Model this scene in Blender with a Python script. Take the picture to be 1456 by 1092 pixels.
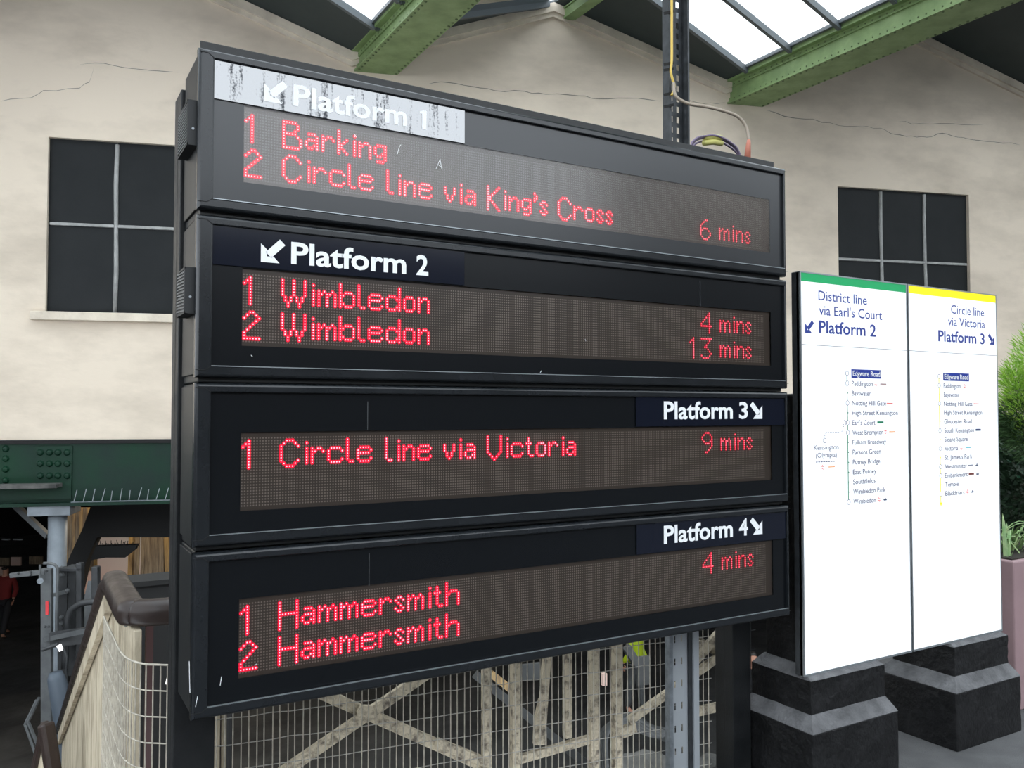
import bpy, bmesh, math, random
from mathutils import Vector, Matrix
random.seed(7)
R = math.radians
C = bpy.context.scene.collection
SC = bpy.context.scene
for o in list(bpy.data.objects): bpy.data.objects.remove(o)

# ---------------------------------------------------------------- camera
F, CX, CY, EYE = 1190.0, 728.0, 546.0, 1.72
YAW, PITCH = math.atan2(.505, .863), math.atan(38 / 1190)
f0 = Vector((math.sin(YAW), math.cos(YAW), 0)); RT = Vector((math.cos(YAW), -math.sin(YAW), 0)); u0 = Vector((0, 0, 1))
FW = f0 * math.cos(PITCH) + u0 * math.sin(PITCH); UP = u0 * math.cos(PITCH) - f0 * math.sin(PITCH)
CAM = Vector((0, 0, EYE))
cd = bpy.data.cameras.new('camera'); cam = bpy.data.objects.new('camera', cd); C.objects.link(cam)
cd.sensor_width = 36; cd.lens = F / 1456 * 36; cd.clip_end = 300; cd.clip_start = .05
m = Matrix((RT, UP, -FW)).transposed().to_4x4(); m.translation = CAM; cam.matrix_world = m
SC.camera = cam

# ---------------------------------------------------------------- sky, exposure
EXPO = 1.85
SKY = 1.0
w = bpy.data.worlds.new('overcast_sky'); SC.world = w; w.use_nodes = True
nt = w.node_tree; bg = nt.nodes['Background']
bg.inputs[0].default_value = (.87, .935, 1.0, 1); bg.inputs[1].default_value = SKY
SC.view_settings.view_transform = 'Standard'; SC.view_settings.look = 'None'
SC.view_settings.exposure = EXPO; SC.view_settings.gamma = 1; SC.view_settings.use_curve_mapping = False
K = 2 ** -EXPO

# ---------------------------------------------------------------- geometry helpers
def ray(px, py): return FW * F + RT * (px - CX) + UP * (CY - py)
def hit(px, py, p0, n):
    d = ray(px, py); p0 = Vector(p0); n = Vector(n)
    return CAM + d * ((p0 - CAM).dot(n) / d.dot(n))
def onY(px, py, y): return hit(px, py, (0, y, 0), (0, 1, 0))
def onX(px, py, x): return hit(px, py, (x, 0, 0), (1, 0, 0))
def atZ(px, py, Z):
    d = ray(px, py); return CAM + d * (Z / F)
WA = R(17.6); WD = Vector((math.cos(WA), -math.sin(WA), 0)); WN = Vector((math.sin(WA), math.cos(WA), 0))
W0 = f0 * 12
def wpt(s, z, off=0): p = W0 + WD * s + WN * off; return Vector((p.x, p.y, z))
def onW(px, py, off=0):
    p = hit(px, py, W0 + WN * off, WN); return ((p - W0).dot(WD), p.z)
FD = Vector((math.cos(R(9.1)), -math.sin(R(9.1)), 0)); FN = Vector((math.sin(R(9.1)), math.cos(R(9.1)), 0))   # mesh fence
F0 = Vector((.64, 3.29, 0))
def fpt(s, z, off=0): p = F0 + FD * s + FN * off; return Vector((p.x, p.y, z))
def onF(px, py, off=0):
    p = hit(px, py, F0 + FN * off, FN); return ((p - F0).dot(FD), p.z)

class MB:
    def __init__(s): s.v = []; s.f = []; s.m = []
    def add(s, vs, fs, mi=0):
        n = len(s.v); s.v += [tuple(v) for v in vs]; s.f += [tuple(i + n for i in f) for f in fs]; s.m += [mi] * len(fs); return s
    def hexa(s, p, mi=0):   # 8 points: bottom 4 then top 4
        return s.add(p, [(0, 3, 2, 1), (4, 5, 6, 7), (0, 1, 5, 4), (1, 2, 6, 5), (2, 3, 7, 6), (3, 0, 4, 7)], mi)
    def box(s, x0, x1, y0, y1, z0, z1, mi=0):
        return s.hexa([(x0, y0, z0), (x1, y0, z0), (x1, y1, z0), (x0, y1, z0), (x0, y0, z1), (x1, y0, z1), (x1, y1, z1), (x0, y1, z1)], mi)
    def fbox(s, fn, s0, s1, o0, o1, z0, z1, mi=0):  # box in a slanted frame fn(s, z, off)
        return s.hexa([fn(s0, z0, o0), fn(s1, z0, o0), fn(s1, z0, o1), fn(s0, z0, o1), fn(s0, z1, o0), fn(s1, z1, o0), fn(s1, z1, o1), fn(s0, z1, o1)], mi)
    def bar(s, a, b, wd, h, up=(0, 0, 1), mi=0):
        a = Vector(a); b = Vector(b); d = (b - a).normalized(); up = Vector(up); sd = d.cross(up)
        if sd.length < 1e-4: sd = Vector((1, 0, 0))
        sd.normalize(); u = sd.cross(d).normalized(); sd = sd * wd / 2; u = u * h / 2
        return s.hexa([a - sd - u, a + sd - u, b + sd - u, b - sd - u, a - sd + u, a + sd + u, b + sd + u, b - sd + u], mi)
    def tube(s, pts, r, n=8, mi=0, cap=True):
        pts = [Vector(p) for p in pts]; rs = r if isinstance(r, (list, tuple)) else [r] * len(pts)
        rings = []; prev = None
        for i, p in enumerate(pts):
            d = (pts[min(i + 1, len(pts) - 1)] - pts[max(i - 1, 0)]).normalized()
            if prev is None:
                a = Vector((0, 0, 1)) if abs(d.z) < .9 else Vector((1, 0, 0)); prev = d.cross(a).normalized()
            prev = (prev - d * prev.dot(d)).normalized(); q = d.cross(prev)
            rings.append([p + (prev * math.cos(2 * math.pi * k / n) + q * math.sin(2 * math.pi * k / n)) * rs[i] for k in range(n)])
        vs = [v for rg in rings for v in rg]; fs = []
        for i in range(len(pts) - 1):
            for k in range(n): fs.append((i * n + k, i * n + (k + 1) % n, (i + 1) * n + (k + 1) % n, (i + 1) * n + k))
        if cap: fs.append(tuple(range(n))[::-1]); fs.append(tuple((len(pts) - 1) * n + k for k in range(n)))
        return s.add(vs, fs, mi)
    def prism(s, pts, vec, mi=0):   # polygon extruded by vec
        n = len(pts); vec = Vector(vec); pts = [Vector(p) for p in pts]
        return s.add(pts + [p + vec for p in pts], [tuple(range(n)), tuple(range(2 * n - 1, n - 1, -1))] + [(k, k + n, (k + 1) % n + n, (k + 1) % n) for k in range(n)], mi)
    def dome(s, c, nrm, r, h, n=6, mi=0):
        c = Vector(c); nrm = Vector(nrm).normalized(); a = nrm.orthogonal().normalized(); b = nrm.cross(a)
        vs = [c + (a * math.cos(6.2832 * k / n) + b * math.sin(6.2832 * k / n)) * r for k in range(n)]
        vs += [c + nrm * h * .8 + (a * math.cos(6.2832 * k / n) + b * math.sin(6.2832 * k / n)) * r * .6 for k in range(n)] + [c + nrm * h]
        return s.add(vs, [(k, (k + 1) % n, n + (k + 1) % n, n + k) for k in range(n)] + [(n + k, n + (k + 1) % n, 2 * n) for k in range(n)], mi)
    def build(s, name, mat, parent=None, smooth=False, bevel=0, seg=2, loc=None, fix=True):
        me = bpy.data.meshes.new(name); off = wloc(parent) if parent else (Vector(loc) if loc else Vector())
        me.from_pydata([tuple(Vector(v) - off) for v in s.v], [], s.f)
        for mt in (mat if isinstance(mat, (list, tuple)) else [mat]): me.materials.append(mt)
        me.polygons.foreach_set('material_index', s.m)
        if fix:
            bm = bmesh.new(); bm.from_mesh(me); bmesh.ops.recalc_face_normals(bm, faces=bm.faces); bm.to_mesh(me); bm.free()
        if smooth: me.polygons.foreach_set('use_smooth', [True] * len(me.polygons))
        o = bpy.data.objects.new(name, me); C.objects.link(o)
        if parent: o.parent = parent
        elif loc: o.location = off
        if bevel:
            b = o.modifiers.new('bevel', 'BEVEL'); b.width = bevel; b.segments = seg; b.limit_method = 'ANGLE'; b.angle_limit = R(40)
        return o
def wloc(o):
    v = Vector()
    while o: v += o.location; o = o.parent
    return v
def tag(o, label=None, cat=None, group=None, kind=None):
    if label: o['label'] = label
    if cat: o['category'] = cat
    if group: o['group'] = group
    if kind: o['kind'] = kind
    return o
def thing(name, loc, label=None, cat=None, group=None, kind=None):
    o = bpy.data.objects.new(name, None); C.objects.link(o); o.location = loc; o.empty_display_size = .1
    return tag(o, label, cat, group, kind)

# ---------------------------------------------------------------- materials
def mat(name, col, rough=.6, metal=0, spec=.5, emit=None, es=1, col2=None, scale=8, bump=0, bscale=40, detail=6, lo=.35, hi=.65, stretch=None, rough2=None, coat=0):
    m = bpy.data.materials.new(name); m.use_nodes = True; n = m.node_tree.nodes; l = m.node_tree.links; b = n['Principled BSDF']
    b.inputs['Base Color'].default_value = (*col, 1); b.inputs['Roughness'].default_value = rough; b.inputs['Metallic'].default_value = metal
    b.inputs['Specular IOR Level'].default_value = spec; b.inputs['Coat Weight'].default_value = coat
    tc = n.new('ShaderNodeTexCoord'); mp = n.new('ShaderNodeMapping'); l.new(tc.outputs['Object'], mp.inputs[0])
    if stretch: mp.inputs['Scale'].default_value = stretch
    if col2 or rough2 is not None:
        t = n.new('ShaderNodeTexNoise'); t.inputs['Scale'].default_value = scale; t.inputs['Detail'].default_value = detail; t.inputs['Roughness'].default_value = .6
        l.new(mp.outputs[0], t.inputs['Vector'])
        mr = n.new('ShaderNodeMapRange'); mr.inputs[1].default_value = lo; mr.inputs[2].default_value = hi; l.new(t.outputs['Fac'], mr.inputs[0])
        if col2:
            mx = n.new('ShaderNodeMix'); mx.data_type = 'RGBA'; mx.inputs[6].default_value = (*col, 1); mx.inputs[7].default_value = (*col2, 1)
            l.new(mr.outputs[0], mx.inputs[0]); l.new(mx.outputs[2], b.inputs['Base Color'])
        if rough2 is not None:
            r = n.new('ShaderNodeMapRange'); r.inputs[3].default_value = rough; r.inputs[4].default_value = rough2
            l.new(mr.outputs[0], r.inputs[0]); l.new(r.outputs[0], b.inputs['Roughness'])
    if bump:
        t2 = n.new('ShaderNodeTexNoise'); t2.inputs['Scale'].default_value = bscale; t2.inputs['Detail'].default_value = 5; l.new(mp.outputs[0], t2.inputs['Vector'])
        bp = n.new('ShaderNodeBump'); bp.inputs['Strength'].default_value = bump; bp.inputs['Distance'].default_value = .02
        l.new(t2.outputs['Fac'], bp.inputs['Height']); l.new(bp.outputs[0], b.inputs['Normal'])
    if emit:
        b.inputs['Emission Color'].default_value = (*emit, 1); b.inputs['Emission Strength'].default_value = es
    return m
M = {}
M['frame'] = mat('black_powder_coat', (.009, .011, .013), .20, spec=.45, col2=(.012, .014, .017), scale=6, rough2=.26)
M['housing'] = mat('housing_black', (.012, .013, .014), .40, spec=.35, col2=(.018, .019, .019), scale=12, bump=.04, bscale=200)
M['post'] = mat('post_black_paint', (.008, .009, .010), .38, spec=.3, col2=(.014, .015, .016), scale=9, rough2=.55, bump=.08, bscale=120)
M['vent'] = mat('vent_plastic', (.012, .013, .014), .55)
M['surround'] = mat('black_back_printed_acrylic', (.005, .006, .0075), .25, spec=.22)
M['surround_hazy'] = mat('reflection_veil_acrylic', (.009, .011, .014), .28, spec=.75)  # specular raised above the other units to strengthen the sky reflection
M['surround_hazy'].node_tree.nodes['Principled BSDF'].inputs['IOR'].default_value = 1.45
M['matrix'] = mat('led_panel', (.02, .018, .015), .5)
M['header'] = mat('navy_black_label_film', (.006, .008, .016), .12, spec=.3)
M['white_vinyl'] = mat('white_vinyl_lettering', (.86, .87, .88), .45)
M['backlit'] = mat('white_vinyl', (.9, .9, .9), .4)
M['silver'] = mat('satin_aluminium', (.34, .37, .39), .35, metal=.7)
M['white'] = mat('glowing_white_sign_face', (.93, .94, .95), .25, spec=.3, emit=(.95, .97, 1), es=.42 * K)  # faint emission added so the sign face reads bright white
M['green_band'] = mat('glowing_green_band', (.0, .30, .095), .3, emit=(0, .33, .10), es=.32 * K)  # emission added to brighten the band with the face
M['yellow_band'] = mat('glowing_yellow_band', (.95, .80, .0), .3, emit=(1, .85, 0), es=.42 * K)  # emission added to brighten the band with the face
M['yellow_line'] = mat('pale_yellow_line', (.95, .9, .25), .3)
M['blue_ink'] = mat('blue_sign_ink', (.025, .05, .28), .35)
M['blue_box'] = mat('blue_name_box', (.02, .045, .30), .35)
M['grey_ink'] = mat('thin_grey_blue_ink', (.05, .055, .13), .4)
M['green_ink'] = mat('green_line_ink', (.02, .22, .11), .4)
M['red_ink'] = mat('red_symbol_ink', (.8, .08, .06), .4)
M['orange_ink'] = mat('orange_symbol_ink', (.85, .35, .1), .4)
M['dark_ink'] = mat('dark_symbol_ink', (.03, .05, .12), .4)
M['brown_ink'] = mat('brown_symbol_ink', (.2, .05, .04), .4)
M['teal_ink'] = mat('teal_symbol_ink', (.05, .5, .6), .4)
M['wall'] = mat('cream_painted_render', (.77, .66, .535), .85, col2=(.57, .485, .39), scale=.75, detail=9, bump=.5, bscale=2.2, lo=.42, hi=.72, stretch=(1, 1, 2.2))
M['coping'] = mat('dirty_cream_coping', (.80, .71, .58), .85, col2=(.62, .54, .44), scale=3, bump=.3, bscale=14)
M['crack'] = mat('dark_crack_line', (.22, .2, .17), .9)  # dark colour of the thin crack strips on the wall
M['wboard'] = mat('window_black_board', (.010, .012, .013), .6, spec=.25, col2=(.014, .016, .017), scale=2.5, bump=.06, bscale=30)
M['mullion'] = mat('grey_window_bar', (.42, .42, .41), .55, col2=(.28, .28, .27), scale=6, bump=.2, bscale=30)
M['green'] = mat('station_green_paint', (.25, .36, .15), .45, col2=(.18, .27, .11), scale=3.5, bump=.12, bscale=25, rough2=.6)
M['rivet'] = mat('darker_green_rivet', (.10, .145, .06), .6)
M['dkgreen'] = mat('dark_green_girder_paint', (.002, .034, .014), .5, spec=.25, col2=(.006, .022, .016), scale=1.4, bump=.1, bscale=20)
M['soffit'] = mat('dark_roof_lining', (.022, .034, .036), .55, col2=(.03, .044, .044), scale=2)
M['rbar'] = mat('grey_glazing_bar', (.10, .115, .125), .5)
M['galv'] = mat('galvanised_steel', (.30, .33, .36), .42, metal=.6, col2=(.19, .21, .23), scale=25, bump=.05, bscale=80)
M['strut'] = mat('dark_galvanised_steel', (.055, .06, .066), .42, metal=.3, col2=(.03, .033, .036), scale=18, bump=.05, bscale=80)
M['galv2'] = mat('light_steel_edge', (.36, .385, .41), .45, metal=.2)
M['colgrey'] = mat('grey_painted_column', (.24, .27, .30), .5, col2=(.17, .19, .21), scale=3)
M['cream'] = mat('worn_cream_paint', (.52, .45, .33), .7, col2=(.20, .155, .10), scale=9, detail=10, bump=.4, bscale=40, lo=.44, hi=.70, stretch=(1, 1, .35))
M['creamtruss'] = mat('peeling_cream_paint', (.33, .285, .205), .75, col2=(.07, .055, .04), scale=22, detail=10, bump=.5, bscale=60, lo=.48, hi=.66)
M['rail'] = mat('brown_gloss_rail_paint', (.022, .014, .012), .3, spec=.4, col2=(.034, .022, .018), scale=15, rough2=.5)
M['wire'] = mat('cream_coated_wire', (.50, .46, .38), .5, col2=(.32, .29, .24), scale=30)
M['wire_grey'] = mat('weathered_wire', (.32, .31, .28), .5, col2=(.2, .19, .17), scale=30)
M['pier'] = mat('black_pier_paint', (.006, .006, .0065), .5, spec=.3, col2=(.016, .016, .017), scale=9, bump=.5, bscale=30, lo=.4, hi=.75)
M['dust'] = mat('dusty_black_slope', (.13, .13, .135), .8, col2=(.065, .065, .068), scale=12, bump=.4, bscale=50)
M['asphalt'] = mat('grey_asphalt', (.065, .065, .067), .85, col2=(.11, .11, .112), scale=3, bump=.5, bscale=180, detail=10)
M['ground'] = mat('dirty_track_ground', (.055, .055, .053), .9, col2=(.02, .02, .02), scale=1.2, bump=1, bscale=4, detail=10)
M['ledge'] = mat('sooty_concrete', (.15, .145, .135), .9, col2=(.04, .04, .038), scale=3, bump=1, bscale=12, detail=10)
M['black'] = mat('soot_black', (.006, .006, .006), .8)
M['darkmetal'] = mat('dark_equipment_paint', (.03, .032, .034), .5, col2=(.05, .052, .055), scale=6)
M['dimgrey'] = mat('dim_grey_paint', (.045, .048, .048), .6, col2=(.025, .027, .027), scale=8)
M['midgrey'] = mat('mid_grey_equipment', (.13, .138, .14), .5, col2=(.085, .09, .094), scale=8)
M['bluegrey'] = mat('blue_grey_pipe', (.075, .095, .12), .5)
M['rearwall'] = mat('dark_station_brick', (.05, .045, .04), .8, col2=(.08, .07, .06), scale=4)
M['mauve'] = mat('mauve_planter', (.34, .225, .235), .6, col2=(.29, .19, .20), scale=2.5, bump=.08, bscale=60)
M['lime'] = mat('lime_conifer_fronds', (.36, .58, .06), .6, col2=(.20, .40, .05), scale=20)
M['conifer'] = mat('dark_conifer_fronds', (.055, .12, .03), .6, col2=(.03, .07, .025), scale=20)
M['laurel'] = mat('dark_green_leaves', (.02, .05, .02), .5, col2=(.01, .03, .012), scale=20)
M['blade'] = mat('strap_leaf_green', (.10, .22, .06), .45, col2=(.28, .36, .16), scale=14)
M['bark'] = mat('brown_bark', (.08, .05, .03), .9)
M['soil'] = mat('dark_soil', (.02, .015, .01), .95)
M['wood'] = mat('varnished_timber', (.42, .27, .09), .4, col2=(.14, .08, .03), scale=5, stretch=(6, 6, .6))
M['oldwood'] = mat('pale_old_timber', (.26, .20, .13), .6, col2=(.10, .07, .045), scale=5, stretch=(6, 6, .6))
M['poster'] = mat('pale_poster_wall', (.55, .50, .48), .7, col2=(.6, .36, .28), scale=.35, detail=2)
M['yellowc'] = mat('yellow_cable', (.72, .50, .10), .5)
M['tanc'] = mat('tan_cable', (.34, .28, .22), .5)
M['violet'] = mat('violet_cable', (.17, .13, .20), .5)
M['ytape'] = mat('yellow_sleeve', (.55, .52, .16), .5)
M['boot'] = mat('orange_cable_boot', (.50, .17, .11), .5)
M['skin'] = mat('skin', (.55, .28, .19), .5)
M['hair'] = mat('dark_hair', (.02, .015, .012), .6)
M['redcoat'] = mat('red_jacket', (.22, .02, .02), .8)
M['darkcloth'] = mat('dark_cloth', (.02, .02, .024), .8)
M['bluecloth'] = mat('pale_blue_cloth', (.3, .33, .5), .8)
M['hivis'] = mat('hi_vis_yellow', (.55, .70, .02), .6)
M['redlab'] = mat('red_label', (.75, .05, .06), .5)
M['lampglass'] = mat('lamp_lens', (.9, .9, .9), .3, emit=(1, 1, 1), es=1.6 * K)
M['redled'] = mat('lit_led_glow', (.3, .0, .01), .4, emit=(1, .0, .045), es=1.0 * K)  # oversized red disc stands in for the glow round each lit dot
M['pinkled'] = mat('lit_led_core', (.8, .5, .5), .4, emit=(1, .50, .56), es=1.5 * K)
M['redled_dim'] = mat('dimmer_led_glow', (.3, .0, .01), .4, emit=(1, .01, .06), es=.75 * K)  # weaker emission stands in for falloff at an oblique viewing angle
M['pinkled_dim'] = mat('dimmer_led_core', (.7, .3, .3), .4, emit=(1, .30, .36), es=1.1 * K)
# unlit LED grid on the matrix board: fine relief too small to model
def matrix_mat():
    m = M['matrix']; n = m.node_tree.nodes; l = m.node_tree.links; b = n['Principled BSDF']
    tc = n.new('ShaderNodeTexCoord'); sp = n.new('ShaderNodeSeparateXYZ'); l.new(tc.outputs['Object'], sp.inputs[0])
    def mt(op, a, v=None):
        q = n.new('ShaderNodeMath'); q.operation = op
        for i, x in enumerate((a, v)):
            if x is None: continue
            if isinstance(x, (int, float)): q.inputs[i].default_value = x
            else: l.new(x, q.inputs[i])
        return q.outputs[0]
    P = .009
    def d(sock, o): return mt('SUBTRACT', mt('FRACT', mt('DIVIDE', mt('SUBTRACT', sock, o - P / 2), P)), .5)
    dx = d(sp.outputs['X'], .142); dz = d(sp.outputs['Z'], -.1775)
    r = mt('SQRT', mt('ADD', mt('MULTIPLY', dx, dx), mt('MULTIPLY', dz, dz)))
    fac = n.new('ShaderNodeMapRange'); l.new(r, fac.inputs[0]); fac.inputs[1].default_value = .18; fac.inputs[2].default_value = .36; fac.inputs[3].default_value = 1; fac.inputs[4].default_value = 0
    inside = mt('MULTIPLY', mt('GREATER_THAN', sp.outputs['Z'], -.1775 - 22.6 * P), mt('LESS_THAN', sp.outputs['Z'], -.1775 + 1.5 * P))
    inside = mt('MULTIPLY', inside, mt('LESS_THAN', sp.outputs['X'], 2.393))
    f = mt('MULTIPLY', fac.outputs[0], inside)
    nz = n.new('ShaderNodeTexNoise'); nz.inputs['Scale'].default_value = 3.5; l.new(tc.outputs['Object'], nz.inputs[0])
    base = n.new('ShaderNodeMix'); base.data_type = 'RGBA'; base.inputs[6].default_value = (.047, .034, .027, 1); base.inputs[7].default_value = (.056, .041, .030, 1); l.new(nz.outputs[0], base.inputs[0])
    mx = n.new('ShaderNodeMix'); mx.data_type = 'RGBA'; l.new(base.outputs[2], mx.inputs[6]); mx.inputs[7].default_value = (.21, .175, .148, 1)
    l.new(f, mx.inputs[0]); l.new(mx.outputs[2], b.inputs['Base Color'])
matrix_mat()
M['matrix_hazy'] = M['matrix'].copy(); M['matrix_hazy'].name = 'reflection_veil_led_panel'  # top display copy, washed out to match the reflection veil
for nm, sp_, ro_ in (('matrix', .4, .35), ('matrix_hazy', .8, .30)):
    b_ = M[nm].node_tree.nodes['Principled BSDF']; b_.inputs['Specular IOR Level'].default_value = sp_; b_.inputs['Roughness'].default_value = ro_
M['matrix_hazy'].node_tree.nodes['Principled BSDF'].inputs['IOR'].default_value = 1.5
def glass(name, ior, rough, tint=(1, 1, 1), haze=0, streak=False, hazecol=(.5, .5, .5)):
    m = bpy.data.materials.new(name); m.use_nodes = True; n = m.node_tree.nodes; l = m.node_tree.links; n.remove(n['Principled BSDF'])
    out = n['Material Output']; t = n.new('ShaderNodeBsdfTransparent'); t.inputs[0].default_value = (*tint, 1)
    g = n.new('ShaderNodeBsdfGlossy'); g.inputs['Roughness'].default_value = rough
    fr = n.new('ShaderNodeFresnel'); fr.inputs[0].default_value = ior
    mx = n.new('ShaderNodeMixShader'); l.new(fr.outputs[0], mx.inputs[0]); l.new(t.outputs[0], mx.inputs[1]); l.new(g.outputs[0], mx.inputs[2])
    last = mx
    if haze:
        d = n.new('ShaderNodeBsdfDiffuse'); d.inputs[0].default_value = (*hazecol, 1); m2 = n.new('ShaderNodeMixShader')
        tc = n.new('ShaderNodeTexCoord'); nz = n.new('ShaderNodeTexNoise'); nz.inputs['Scale'].default_value = 2.5; nz.inputs['Detail'].default_value = 5; l.new(tc.outputs['Object'], nz.inputs[0])
        mr = n.new('ShaderNodeMapRange'); mr.inputs[1].default_value = .3; mr.inputs[2].default_value = .7; mr.inputs[3].default_value = haze * .4; mr.inputs[4].default_value = haze * 1.6
        l.new(nz.outputs[0], mr.inputs[0]); l.new(mr.outputs[0], m2.inputs[0]); l.new(mx.outputs[0], m2.inputs[1]); l.new(d.outputs[0], m2.inputs[2]); last = m2
    l.new(last.outputs[0], out.inputs[0]); return m
M['pane'] = glass('skylight_glass', 1.45, .02, (.92, .95, .95))
M['cover'] = glass('clear_cover_glass', 1.28, .05)
M['cover_hazy'] = glass('reflection_veil_glass', 1.5, .15, haze=.07, hazecol=(.68, .59, .53))  # diffuse veil painted in for blurred sky reflection on the top display
for n_ in M['matrix_hazy'].node_tree.nodes:
    if n_.type == 'MIX' and abs(n_.inputs[7].default_value[0] - .21) < .001: n_.inputs[7].default_value = (.13, .12, .11, 1)  # dot contrast lowered to mimic the grid washed out by reflection
# dirty streaks on the topmost header film
def streaky():
    m = mat('streaked_mirror_film', (.02, .025, .035), .08, spec=1.0); n = m.node_tree.nodes; l = m.node_tree.links; b = n['Principled BSDF']
    b.inputs['IOR'].default_value = 2.0
    tc = n.new('ShaderNodeTexCoord'); mp = n.new('ShaderNodeMapping'); mp.inputs['Scale'].default_value = (9, 1, .9); l.new(tc.outputs['Object'], mp.inputs[0])
    nz = n.new('ShaderNodeTexNoise'); nz.inputs['Scale'].default_value = 1.6; nz.inputs['Detail'].default_value = 6; nz.inputs['Roughness'].default_value = .75; l.new(mp.outputs[0], nz.inputs[0])
    n2 = n.new('ShaderNodeTexNoise'); n2.inputs['Scale'].default_value = 160; l.new(tc.outputs['Object'], n2.inputs[0])
    ad = n.new('ShaderNodeMath'); ad.operation = 'MULTIPLY_ADD'; l.new(n2.outputs[0], ad.inputs[0]); ad.inputs[1].default_value = .22; l.new(nz.outputs[0], ad.inputs[2])
    mr = n.new('ShaderNodeMapRange'); mr.inputs[1].default_value = .66; mr.inputs[2].default_value = .74; mr.inputs[3].default_value = 1.0; mr.inputs[4].default_value = .12; l.new(ad.outputs[0], mr.inputs[0]); l.new(mr.outputs[0], b.inputs['Specular IOR Level'])
    return m
M['streak'] = streaky()

# ---------------------------------------------------------------- lettering
_fc = {}
def glyph_mesh(body, bold):
    k = (body, bold)
    if k not in _fc:
        cu = bpy.data.curves.new('t', 'FONT'); cu.body = body; cu.size = 1; cu.offset = bold; cu.resolution_u = 3
        o = bpy.data.objects.new('t', cu); C.objects.link(o); dg = bpy.context.evaluated_depsgraph_get(); dg.update()
        me = bpy.data.meshes.new_from_object(o.evaluated_get(dg)); vs = [v.co.copy() for v in me.vertices]; fs = [tuple(p.vertices) for p in me.polygons]
        bpy.data.objects.remove(o); bpy.data.curves.remove(cu); bpy.data.meshes.remove(me); _fc[k] = (vs, fs)
    return _fc[k]
CAPH = [.73]
CAPH[0] = max(v.y for v in glyph_mesh('E', 0)[0])
def letter(mb, body, x0, x1, zb, cap, y, bold=0, mi=0, thick=0):
    vs, fs = glyph_mesh(body, bold)
    CAP = CAPH[0]
    a = min(v.x for v in vs); b = max(v.x for v in vs); sx = (x1 - x0) / (b - a) if x1 else cap / CAP * .9; sz = cap / CAP
    pts = [(x0 + (v.x - a) * sx, y, zb + v.y * sz) for v in vs]
    mb.add(pts, fs, mi)
    if thick: mb.add([(p[0], p[1] + thick, p[2]) for p in pts], [f[::-1] for f in fs], mi)
def arrow(mb, cx, cz, s, sgn, y):   # diagonal down arrow; sgn -1 points down left
    P = []
    def q(a, b): P.append((cx + sgn * a * s, y, cz + b * s))
    # shaft
    for a, b in ((-.52, .29), (-.29, .52), (.30, -.07), (.07, -.30)): q(a, b)
    for a, b in ((.5, -.5), (.5, .28), (.25, .04), (.25, -.25), (-.04, -.25), (-.28, -.5)): q(a, b)
    n = len(mb.v); mb.add(P, [(0, 1, 2, 3), (4, 5, 6, 7), (4, 7, 8, 9)])

# ================================================================ STRUCTURE
VAL = [(-14.5, 6.75), (-8.5, 6.75), (-2.5, 6.75), (3.88, 6.70), (9.26, 6.79), (15.7, 6.75), (21.7, 6.75)]
RID = [(-11.5, 7.9), (-5.5, 7.9), (.68, 8.0), (6.65, 7.70), (12.45, 7.9), (18.7, 7.9)]
prof = sorted(VAL + RID)
def topz(x):
    for (a, za), (b, zb) in zip(prof, prof[1:]):
        if a <= x <= b: return za + (zb - za) * (x - a) / (b - a)
    return 6.8
def wally(x): return W0.y - (x - W0.x) * math.tan(WA)
def s_of_x(x): return (x - W0.x) / math.cos(WA)

# rear wall with two window openings
WZ0 = 1.35
wins = [(-6.11, -3.68, 2.985, 5.24), (5.295, 7.725, 2.985, 5.28)]
wall = thing('wall_rear', wpt(0, WZ0), kind='structure')
brk = sorted(set([s_of_x(x) for x, z in prof] + [v for a in wins for v in a[:2]] + [-14, 14.5]))
brk = [b for b in brk if -14 <= b <= 14.5]
mb = MB()
for a, b in zip(brk, brk[1:]):
    xa, xb = wpt(a, 0).x, wpt(b, 0).x; ta, tb = topz(xa), topz(xb); mid = (a + b) / 2
    hole = [w_ for w_ in wins if w_[0] < mid < w_[1]]
    def col(z0a, z0b, z1a, z1b):
        mb.hexa([wpt(a, z0a), wpt(b, z0b), wpt(b, z0b, .35), wpt(a, z0a, .35), wpt(a, z1a), wpt(b, z1b), wpt(b, z1b, .35), wpt(a, z1a, .35)])
    if hole: col(WZ0, WZ0, hole[0][2], hole[0][2]); col(hole[0][3], hole[0][3], ta, tb)
    else: col(WZ0, WZ0, ta, tb)
mb.build('plaster_face', M['wall'], wall)
# coping along the gables
mb = MB()
for (xa, za), (xb, zb) in zip(prof, prof[1:]):
    sa, sb = s_of_x(xa), s_of_x(xb)
    if sa < -14 or sb > 14.5: continue
    mb.hexa([wpt(sa, za - .13, -.07), wpt(sb, zb - .13, -.07), wpt(sb, zb - .13, .3), wpt(sa, za - .13, .3), wpt(sa, za + .0, -.07), wpt(sb, zb + .0, -.07), wpt(sb, zb + .0, .3), wpt(sa, za + .0, .3)])
    mb.hexa([wpt(sa, za - .20, -.04), wpt(sb, zb - .20, -.04), wpt(sb, zb - .20, .3), wpt(sa, za - .20, .3), wpt(sa, za - .13, -.04), wpt(sb, zb - .13, -.04), wpt(sb, zb - .13, .3), wpt(sa, za - .13, .3)])
mb.build('coping', M['coping'], wall)
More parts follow.
